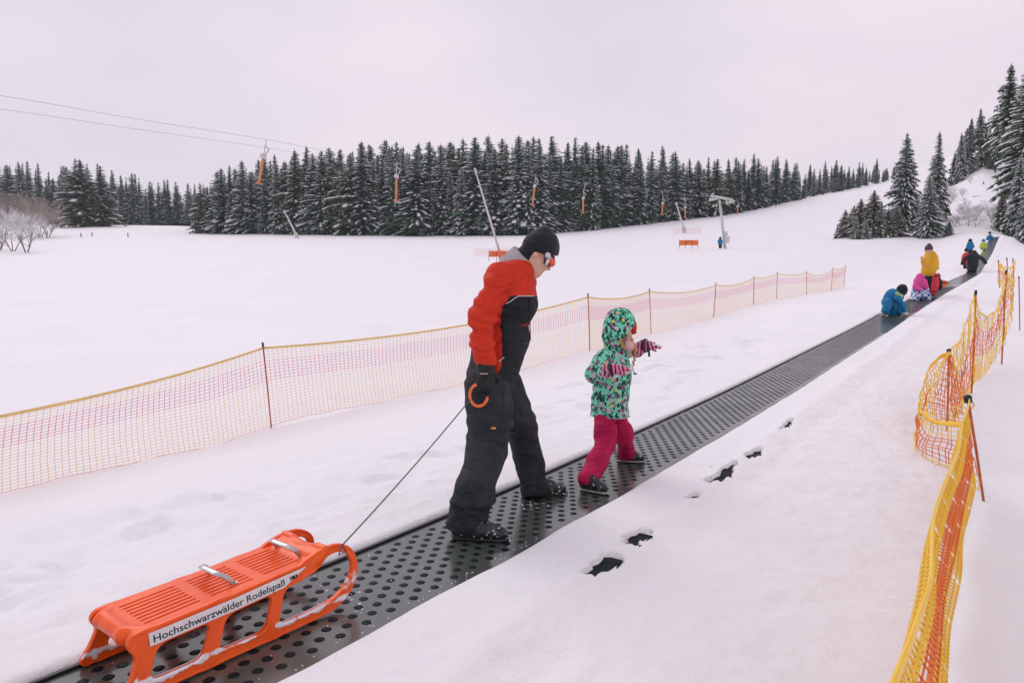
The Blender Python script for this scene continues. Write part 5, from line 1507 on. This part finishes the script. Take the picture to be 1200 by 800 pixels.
# ------------------------------------------------------------------ drag lift: pylon, cables, hangers
M['galv'] = mat('pale_galvanised_steel', (.55, .56, .53), .5, .5, metal=.1, var=.15, vscale=2)
M['cable'] = mat('steel_cable', (.30, .30, .33), .5, .4)
M['orangeT'] = mat('orange_tow_bar', (.66, .25, .10), .5, .3)
M['pad'] = mat('orange_crash_pad', (.78, .17, .04), .6, .3, var=.1, vscale=2)
M['lance'] = mat('white_lance', (.58, .57, .56), .5, .4, var=.1, vscale=2)
pb = J(850, 290, 80); pb[2] = G(pb[0], pb[1]); pt_ = J(843, 233, 80)
pyl = thing('lift_pylon', pb, 'pale steel drag lift pylon with a crossbar and wheels on the snow slope', 'pylon')
mb = MB(); mb.tube([pb - (0, 0, .3), pb * .5 + pt_ * .5, pt_], [.18, .15, .12], 10); mb.build('mast', M['galv'], pyl, True, pb)
mb = MB(); ca, cb_ = J(833.5, 229.5, 79.4), J(858, 234, 80.6); mid = (ca + cb_) / 2; ax = nrm(cb_ - ca); ay = nrm(np.cross((0, 0, 1), ax))
mb.box(mid, (np.linalg.norm(cb_ - ca) / 2, .14, .11), (ax, ay, np.cross(ax, ay))); mb.build('crossbar', M['galv'], pyl, False, pb)
for e in (ca * .9 + cb_ * .1, ca * .1 + cb_ * .9):
    for k in (-.5, 0, .5):
        mb = MB(); p = e + ay * k - (0, 0, .32); mb.tube([p - ax * .06, p + ax * .06], .2, 12); mb.build('wheel', M['galv'], pyl, False, pb)
mb = MB(); mb.box(J(852, 281, 79.4), (.22, .22, .35)); mb.box(J(851, 274, 79.4), (.14, .14, .25)); mb.build('control_box', M['galv'], pyl, False, pb)
cab = thing('lift_cable', J(312, 165, 32), 'pair of thin grey drag lift cables crossing the sky at upper left', 'cable'); cbase = np.array(cab.location)
def cline(pts):
    return spline([J(*p) for p in pts], 70)
cable1 = cline([(-230, 80, 19.6), (0, 112, 23.5), (150, 138, 27), (320, 165, 32), (465, 192, 38.3), (628, 205, 49), (684, 215, 54.4), (777, 224, 66), (833, 231, 79.2)])
cable2 = cline([(-230, 100, 21.5), (0, 128, 25.5), (150, 150, 29.5), (310, 173, 35), (465, 198, 42), (628, 210, 53), (684, 218, 58), (777, 226, 69), (858, 233, 80.6)])
for P in (cable1, cable2):
    mb = MB(); mb.tube(P, .0075, 5); mb.build('strand', M['cable'], cab, True, cbase)
for i, (px, y0, y1, Y, lean, lab) in enumerate([(312, 165, 216, 32, -9, 'largest orange tow bar hanging from the cable at the left end of the forest'), (465, 190, 236, 38.3, -1, 'orange tow bar with white hook hanging before the forest, second from left'), (628, 205, 241, 49, -4, 'orange tow bar hanging before the forest just left above the black beanie'.replace('left above', 'above')),
        (684, 222, 250, 54.4, -1, 'orange tow bar hanging before the forest just right of the beanie'), (777, 230, 252, 66, -1, 'small orange tow bar hanging left of the short white lance'), (803, 236, 255, 70.6, 0, 'small orange tow bar hanging right above the orange barrier'.replace('right above', 'above')), (865, 236, 252, 83, -1, 'smallest orange tow bar hanging right beside the steel pylon')]):
    top = J(px, y0, Y); bt = J(px + lean, y1, Y)
    k = np.array([np.linalg.norm(c[:2] - top[:2]) for c in cable1]).argmin(); cz = cable1[k]
    t = thing('tow_bar', top, lab, 'tow bar', 'orange tow bars hanging from the drag lift')
    H = top[2] - bt[2]
    q = lambda w: top * (1 - w) + bt * w
    mb = MB(); mb.tube([cz + (0, 0, 0), top, q(.30)], .022, 5)
    mb.tube([q(.12) + (.0, 0, 0), q(.2) + (.10 * H, 0, 0), q(.34) + (.03 * H, 0, 0)], .035, 6)
    mb.build('hanger', M['lance'], t, True, top)
    mb = MB(); p = q(.36); mb.tube([p - (.0, .12, 0), p + (0, .12, 0)], .12, 12); mb.build('spring_box', M['lance'], t, True, top)
    mb = MB(); mb.tube([q(.40), q(.7), q(.97)], [.065, .06, .055], 8); mb.build('bar', M['orangeT'], t, True, top)
    mb = MB(); p = q(.97); mb.tube([p - (.13, 0, -.02), p, p + (.13, 0, -.04)], .045, 6); mb.build('seat', M['orangeT'], t, True, top)
# snow lances
for (tx, ty, bx, by, Y, r, lab) in ((558, 203, 591, 297, 60, .11, 'long white leaning snow lance rising behind the man from an orange pad'), (334, 249, 349, 275, 135, .22, 'short white leaning lance at the foot of the left forest'), (793, 240, 803, 263, 120, .18, 'short white leaning lance above the orange barrier')):
    b_ = J(bx, by, Y); b_[2] = min(b_[2], G(b_[0], b_[1])); tp = J(tx, ty, Y)
    t = thing('snow_lance', b_, lab, 'snow lance')
    mb = MB(); mb.tube([b_, b_ * .5 + tp * .5, tp], [r, r * .85, r * .6], 8); mb.build('lance_tube', M['lance'], t, True, b_)
    d = nrm(tp - b_); mb = MB(); mb.tube([tp - d * .05, tp + d * .35, tp + d * .45], [r * .9, r * 1.1, r * .5], 8); mb.build('nozzle_head', M['galv'], t, True, b_)
    mb = MB(); mb.tube([b_ - (0, 0, .3), b_ + d * 1.1], r * 1.9, 8); mb.box(b_ + d * .9, (.25, .2, .15)); mb.build('foot', M['galv'], t, False, b_)
def padobj(x0, x1, y0, y1, Y, lab, net=None):
    a, b = J(x0, y1, Y), J(x1, y1, Y); b0_ = (a + b) / 2
    t = thing('crash_pad', b0_, lab, 'crash pad')
    h = J(x0, y0, Y)[2] - a[2]; n = 3
    for i in range(n):
        c = a + (b - a) * (i + .5) / n + (0, 0, h / 2 + .02 * (i % 2)); f = Field(c - (1.2, .5, h), c + (1.2, .5, h), .045)
        f.box(c, (np.linalg.norm(b - a) / n / 2 * .97, .22, h / 2), rd=.12, k=.02); f.build('pad', M['pad'], t, b0_)
    mb = MB()
    for i in range(n + 1): p = a + (b - a) * i / n; mb.tube([p - (0, 0, .4), p + (0, 0, h * 1.15)], .03, 6)
    mb.build('stake', M['pole'], t, True, b0_)
    if net:
        nx0, nx1, ny0, ny1, nY = net; P = []
        for k in range(8):
            y = ny0 + (ny1 - ny0) * k / 7; P.append([J(nx0 + (nx1 - nx0) * u, y + .4 * math.sin(u * 6), nY) for u in np.linspace(0, 1, 12)])
        for u in np.linspace(0, 1, 26): P.append([J(nx0 + (nx1 - nx0) * u, y, nY) for y in (ny0, ny1)])
        cords_obj('net', P, .006, M['netR'], t, b0_)
padobj(573, 600, 294, 301, 59.5, 'orange crash pads round the foot of the long snow lance', (556, 598, 291, 300, 59))
padobj(796, 818, 281.5, 287.5, 80, 'orange barrier pads on the far slope left of the pylon', (789, 822, 267, 274, 84))

# small dark marker posts on the flat far field
for px, py in ((56, 273), (95, 276), (108, 275), (150, 276), (611 - 0, 327), (1010, 352 - 60)):
    if px > 300: continue
    p = gray(px, py + 2); t = thing('marker_post', p, f'tiny dark marker post on the flat far field, one of the row at left', 'post', 'marker posts on the far field')
    mb = MB(); mb.tube([p - (0, 0, .2), p + (0, 0, .75)], .09, 6); mb.tube([p + (0, 0, .75), p + (0, 0, .95)], [.12, .05], 6); mb.build('stake', M['blackrail'], t, True, p)

# ------------------------------------------------------------------ people farther up the belt
M['c_blue'] = mat('blue_snowsuit', (.012, .17, .36), .7, .25, var=.15, vscale=9)
M['c_yellow'] = mat('mustard_jacket', (.72, .40, .03), .7, .25, var=.1, vscale=9)
M['c_dark'] = mat('dark_clothes', (.022, .026, .032), .75, .25, var=.2, vscale=9)
M['c_pink'] = mat('magenta_jacket', (.66, .07, .28), .7, .25, var=.1, vscale=9)
M['c_red'] = mat('red_snow_clothes', (.62, .03, .06), .6, .3, var=.1, vscale=9)
M['c_lime'] = mat('lime_jacket', (.45, .58, .10), .7, .25)
M['c_orange'] = mat('orange_trousers', (.80, .22, .05), .6, .3)
M['c_brownhat'] = mat('brown_knit_hat', (.10, .06, .06), .85, .2)
def plaid():
    m = mat('blue_white_plaid', (.05, .12, .35), .7, .25); nt = m.node_tree; N = nt.nodes; L = nt.links; b = N['Principled BSDF']
    tc = N.new('ShaderNodeTexCoord'); w = N.new('ShaderNodeTexChecker'); w.inputs['Scale'].default_value = 11
    w.inputs['Color1'].default_value = (.03, .10, .34, 1); w.inputs['Color2'].default_value = (.62, .66, .74, 1); L.new(tc.outputs['Object'], w.inputs['Vector']); L.new(w.outputs[0], b.inputs['Base Color']); return m
M['c_plaid'] = plaid()
def figure(label, base, parts, h=.012):
    "parts: (name, material, [limbs]) ; a limb is (points in photo pixels + distance, radii); the first part is the body"
    base = np.asarray(base, float); t = thing('person', base, label, 'person')
    for name, m, limbs in parts:
        allp = np.array([J(*p) for P, R in limbs for p in P]); rm = max(max(R) for P, R in limbs) + .04
        f = Field(allp.min(0) - rm, allp.max(0) + rm, h)
        for P, R in limbs:
            W = [J(*p) for p in P]
            if len(W) == 1: f.ell(W[0], (R[0],) * 2 + (R[0] * 1.15,), None, .02)
            else: f.path(W, R, .03)
        if name != 'body': f.disp(lambda x, y, z: .010 * vnoise(x * 11, y * 11, z * 14))
        f.build(name, m, t, base)
    return t
def gb(px, py, Y): p = J(px, py, Y); p[2] = float(belt_z(st(p[0], p[1])[0])); return p
# blue child crawling on the belt
Y = float(gray(1048, 370)[1]); print('Y blue', Y)
figure('child in blue snowsuit and dark hat crouching on all fours on the belt', gb(1048, 370, Y), [
    ('body', M['skin'], [([(1056, 341, Y)], [.10]), ([(1052, 347, Y), (1042, 350, Y + .1), (1038, 360, Y + .1)], [.08, .1, .07]), ([(1055, 349, Y - .1), (1059, 366, Y - .1)], [.04, .04]), ([(1040, 360, Y), (1038, 368, Y)], [.05, .04])]),
    ('snowsuit', M['c_blue'], [([(1053, 347, Y), (1046, 346, Y + .05), (1041, 354, Y + .1)], [.12, .155, .15]), ([(1041, 355, Y - .05), (1038, 364, Y - .08), (1037, 367, Y)], [.11, .09, .075]), ([(1052, 350, Y - .15), (1058, 358, Y - .15), (1060, 366, Y - .12)], [.085, .07, .055]), ([(1048, 350, Y + .2), (1050, 360, Y + .25), (1053, 366, Y + .2)], [.08, .07, .06]), ([(1044, 356, Y + .2), (1045, 367, Y + .25)], [.12, .09])]),
    ('hat', M['blackcloth'], [([(1057, 340, Y)], [.125])]),
    ('collar', M['c_lime'], [([(1051, 344, Y - .12), (1056, 347, Y - .10), (1059, 346, Y)], [.035, .035, .03])]),
    ('gloves', M['whitecloth'], [([(1060, 366.5, Y - .12), (1062, 368, Y - .12)], [.06, .05]), ([(1035, 367, Y - .05), (1038, 369, Y - .05)], [.06, .05])])])
# child kneeling in magenta jacket and plaid trousers
Y = float(gray(1078, 351)[1]); Yk = Y
figure('child in magenta jacket and blue white plaid trousers kneeling on the belt', gb(1079, 351, Y), [
    ('body', M['skin'], [([(1078, 327, Y)], [.105]), ([(1079, 331, Y), (1080, 342, Y)], [.08, .1])]),
    ('jacket', M['c_pink'], [([(1077.5, 329, Y), (1077.5, 336, Y)], [.15, .18]), ([(1074, 330, Y - .1), (1073, 336, Y - .2), (1077, 339, Y - .3)], [.09, .08, .07]), ([(1083, 330, Y), (1085, 337, Y - .2)], [.09, .07])]),
    ('vest_hem', M['whitecloth'], [([(1074, 339, Y - .05), (1083, 339, Y - .05)], [.13, .13])]),
    ('trousers', M['c_plaid'], [([(1075, 343, Y - .1), (1072, 350, Y - .3)], [.17, .12]), ([(1081, 343, Y - .1), (1087, 349, Y - .25)], [.17, .12]), ([(1078, 346, Y), (1079, 349, Y)], [.16, .14])]),
    ('hat', M['c_pink'], [([(1078, 325.5, Y)], [.12])]), ('bobble', M['palepink'], [([(1078, 322, Y)], [.055])])])
# adult in mustard jacket
Y = Yk + .6
figure('adult in mustard yellow jacket and brown bobble hat standing on the belt', gb(1090, 347, Y), [
    ('body', M['skin'], [([(1088.5, 294, Y)], [.11]), ([(1088.5, 297, Y), (1089, 318, Y), (1088.5, 325, Y)], [.08, .09, .07]), ([(1085, 304, Y - .2), (1083, 312, Y - .3), (1081, 303.5, Y - .4)], [.05, .04, .035]), ([(1081, 303.5, Y - .4), (1080, 301, Y - .4)], [.05, .03]), ([(1088.5, 325, Y), (1089, 344, Y)], [.07, .04])]),
    ('jacket', M['c_yellow'], [([(1091, 299, Y), (1090, 308, Y), (1088, 317, Y)], [.15, .19, .21]), ([(1087, 300, Y - .2), (1084, 309, Y - .3), (1082, 305, Y - .4)], [.10, .09, .07]), ([(1095, 301, Y), (1096.5, 309, Y), (1096, 314, Y - .1)], [.10, .095, .08])]),
    ('trousers', M['c_dark'], [([(1087.5, 321, Y + .02), (1088, 334, Y - .03), (1089.5, 345, Y)], [.14, .12, .09]), ([(1090.5, 321, Y + .1), (1091, 334, Y + .05), (1092.5, 344, Y + .1)], [.14, .12, .09])]),
    ('hat', M['c_brownhat'], [([(1088.5, 291.5, Y)], [.115]), ([(1088.5, 287.5, Y)], [.055])]),
    ('gloves', M['blackcloth'], [([(1096, 313, Y - .1), (1098.5, 314, Y - .1)], [.06, .05])])])
# upright red sled leaning on the adult and the orange one behind
def tub(name, label, pts, m, Y, th, h=.02, cut=True):
    c = J(*pts[0][:2], Y); t = thing(name, gb(pts[-1][0], pts[-1][1], Y), label, 'sled'); b_ = np.array(t.location)
    W = [J(p[0], p[1], Y) for p in pts]
    f = Field(np.min(W, 0) - .4, np.max(W, 0) + .4, h)
    f.path(W, [p[2] for p in pts], .03, flat=((0, 1, 0), th))
    if cut: f.path([w + (0.0, -.13, 0) for w in W], [p[2] * .72 for p in pts], .02, flat=((0, 1, 0), th), sub=True)
    f.build('hull', m, t, b_); 
    mb = MB()
    for w in (W[0], W[-1]): mb.tube([w + (-.1, -.06, 0), w + (0, -.10, .03), w + (.1, -.06, 0)], .014, 6)
    mb.build('handle', M['cap'], t, True, b_)
tub('sled', 'crimson plastic sled held upright beside the adult in mustard jacket', [(1097, 324, .09), (1096, 333, .11), (1094.5, 342, .105)], M['c_red'], Yk + .2, .5)
tub('bag_sled', 'orange sled with black trim behind the upright crimson one', [(1101, 331, .10), (1104, 332.5, .12), (1107, 332, .10)], M['pad'], Yk + 1.2, .7)
Yr = Yk + 1.0
figure('person in dark clothes bent behind the crimson sled', gb(1099, 341, Yr), [('body', M['skin'], [([(1098, 323, Yr)], [.07]), ([(1098, 326, Yr), (1099, 334, Yr)], [.07, .07])]), ('coat', M['c_dark'], [([(1098, 325, Yr), (1100, 331, Yr), (1101, 337, Yr)], [.08, .10, .09])]), ('hood', M['c_red'], [([(1099, 323, Yr)], [.08])])], .02)
# dark clothed adult with arms out
Y = 42.
figure('adult in dark clothes with arms spread wide near the top of the belt', gb(1139, 327, Y), [
    ('body', M['skin'], [([(1142, 295, Y)], [.10]), ([(1142, 299, Y), (1140, 312, Y)], [.1, .1])]),
    ('coat', M['c_dark'], [([(1141, 301, Y), (1140, 310, Y), (1139, 315, Y)], [.30, .30, .26]), ([(1137, 300, Y), (1131, 303, Y), (1127.5, 309, Y)], [.16, .11, .09]), ([(1146, 301, Y), (1151, 303, Y), (1155, 308, Y)], [.16, .11, .09])]),
    ('trousers', M['c_dark'], [([(1138.5, 315, Y), (1138.5, 326, Y)], [.16, .11]), ([(1141, 315, Y + .2), (1140.5, 326, Y + .2)], [.16, .11])]),
    ('hat', M['blackcloth'], [([(1142, 296, Y - .1)], [.13])])], .03)
Y = 44.
figure('person in red jacket standing left behind the dark clothed adult with spread arms', gb(1132, 322, Y), [
    ('body', M['skin'], [([(1132.5, 294, Y)], [.10]), ([(1132, 300, Y), (1132, 312, Y)], [.1, .1])]),
    ('jacket', M['c_red'], [([(1132, 300, Y), (1131.5, 306, Y)], [.22, .2]), ([(1129, 301, Y), (1127.5, 309, Y)], [.1, .08])]),
    ('trousers', M['c_dark'], [([(1131, 309, Y), (1130, 321, Y)], [.10, .07]), ([(1133, 309, Y), (1133, 321, Y)], [.10, .07])]),
    ('hat', M['blackcloth'], [([(1132.5, 293, Y)], [.12])])], .03)
Y = 56.
for px, top, bot, jc, tc_, lab in ((1137, 281, 293, 'c_blue', 'c_dark', 'small figure in blue jacket above the red clothed person on the belt'), (1152.5, 281, 301, 'c_lime', 'c_dark', 'small figure in lime jacket near the upper end of the belt'), (1160, 272, 294, 'c_blue', 'c_orange', 'topmost figure on the belt in blue jacket and orange trousers')):
    Yp = 50. if px == 1137 else (58. if px < 1155 else 66.); u = Yp / 800
    H = (bot - top) if bot - top > 15 else 20
    bo = top + H
    figure(lab, J(px, bo, Yp), [
        ('body', M['skin'], [([(px, top + 2, Yp)], [.11]), ([(px, top + 4, Yp), (px, top + H * .5, Yp)], [.1, .1])]),
        ('jacket', M[jc], [([(px, top + H * .24, Yp), (px, top + H * .48, Yp)], [.20, .20]), ([(px - 2.5, top + H * .25, Yp), (px - 4, top + H * .45, Yp)], [.09, .07]), ([(px + 2.5, top + H * .25, Yp), (px + 4, top + H * .42, Yp)], [.09, .07])]),
        ('trousers', M[tc_], [([(px - 1, top + H * .5, Yp), (px - 1.6, bo, Yp)], [.13, .09]), ([(px + 1, top + H * .5, Yp), (px + 1.2, bo, Yp)], [.13, .09])]),
        ('hat', M['c_blue' if jc == 'c_lime' else 'c_dark'], [([(px, top + 1, Yp)], [.13])])], .035)
# lone figure by the pylon
Y = 79.
figure('small figure in dark blue standing at the foot of the steel pylon', J(844, 290, Y), [
    ('body', M['skin'], [([(844, 280, Y)], [.12]), ([(844, 282, Y), (844, 286, Y)], [.1, .1])]),
    ('jacket', M['c_blue'], [([(844, 281.5, Y), (844, 285, Y)], [.22, .22]), ([(842, 282, Y), (842, 285.5, Y)], [.09, .08]), ([(846, 282, Y), (846, 285.5, Y)], [.09, .08])]),
    ('trousers', M['c_dark'], [([(843.4, 285, Y), (843.2, 290, Y)], [.13, .1]), ([(844.8, 285, Y), (845, 290, Y)], [.13, .1])]),
    ('hat', M['c_dark'], [([(844, 279, Y)], [.14])])], .035)

# ------------------------------------------------------------------ thin veil added to lift the distant dark tones
HZD = .00036
hm = bpy.data.materials.new('tone_lift_haze'); hm.use_nodes = True
for nd in list(hm.node_tree.nodes):
    if nd.type != 'OUTPUT_MATERIAL': hm.node_tree.nodes.remove(nd)
pv = hm.node_tree.nodes.new('ShaderNodeVolumePrincipled'); pv.inputs['Color'].default_value = (.92, .93, 1.0, 1); pv.inputs['Density'].default_value = HZD
hm.node_tree.links.new(pv.outputs[0], hm.node_tree.nodes['Material Output'].inputs['Volume'])
allz = np.array([v for v in Z_.ravel()])
lo = np.array([X_.min() - 20, Y_.min() - 20, allz.min() - 1.0]); hi = np.array([X_.max() + 20, Y_.max() + 20, max(allz.max(), 60) + 2])
mb = MB(); mb.box((lo + hi) / 2, (hi - lo) / 2); o = mb.build('tone_lift_haze', hm); tag(o, 'thin pale veil added over the whole slope to lift its dark tones', kind='stuff')
print('haze box', lo, hi)
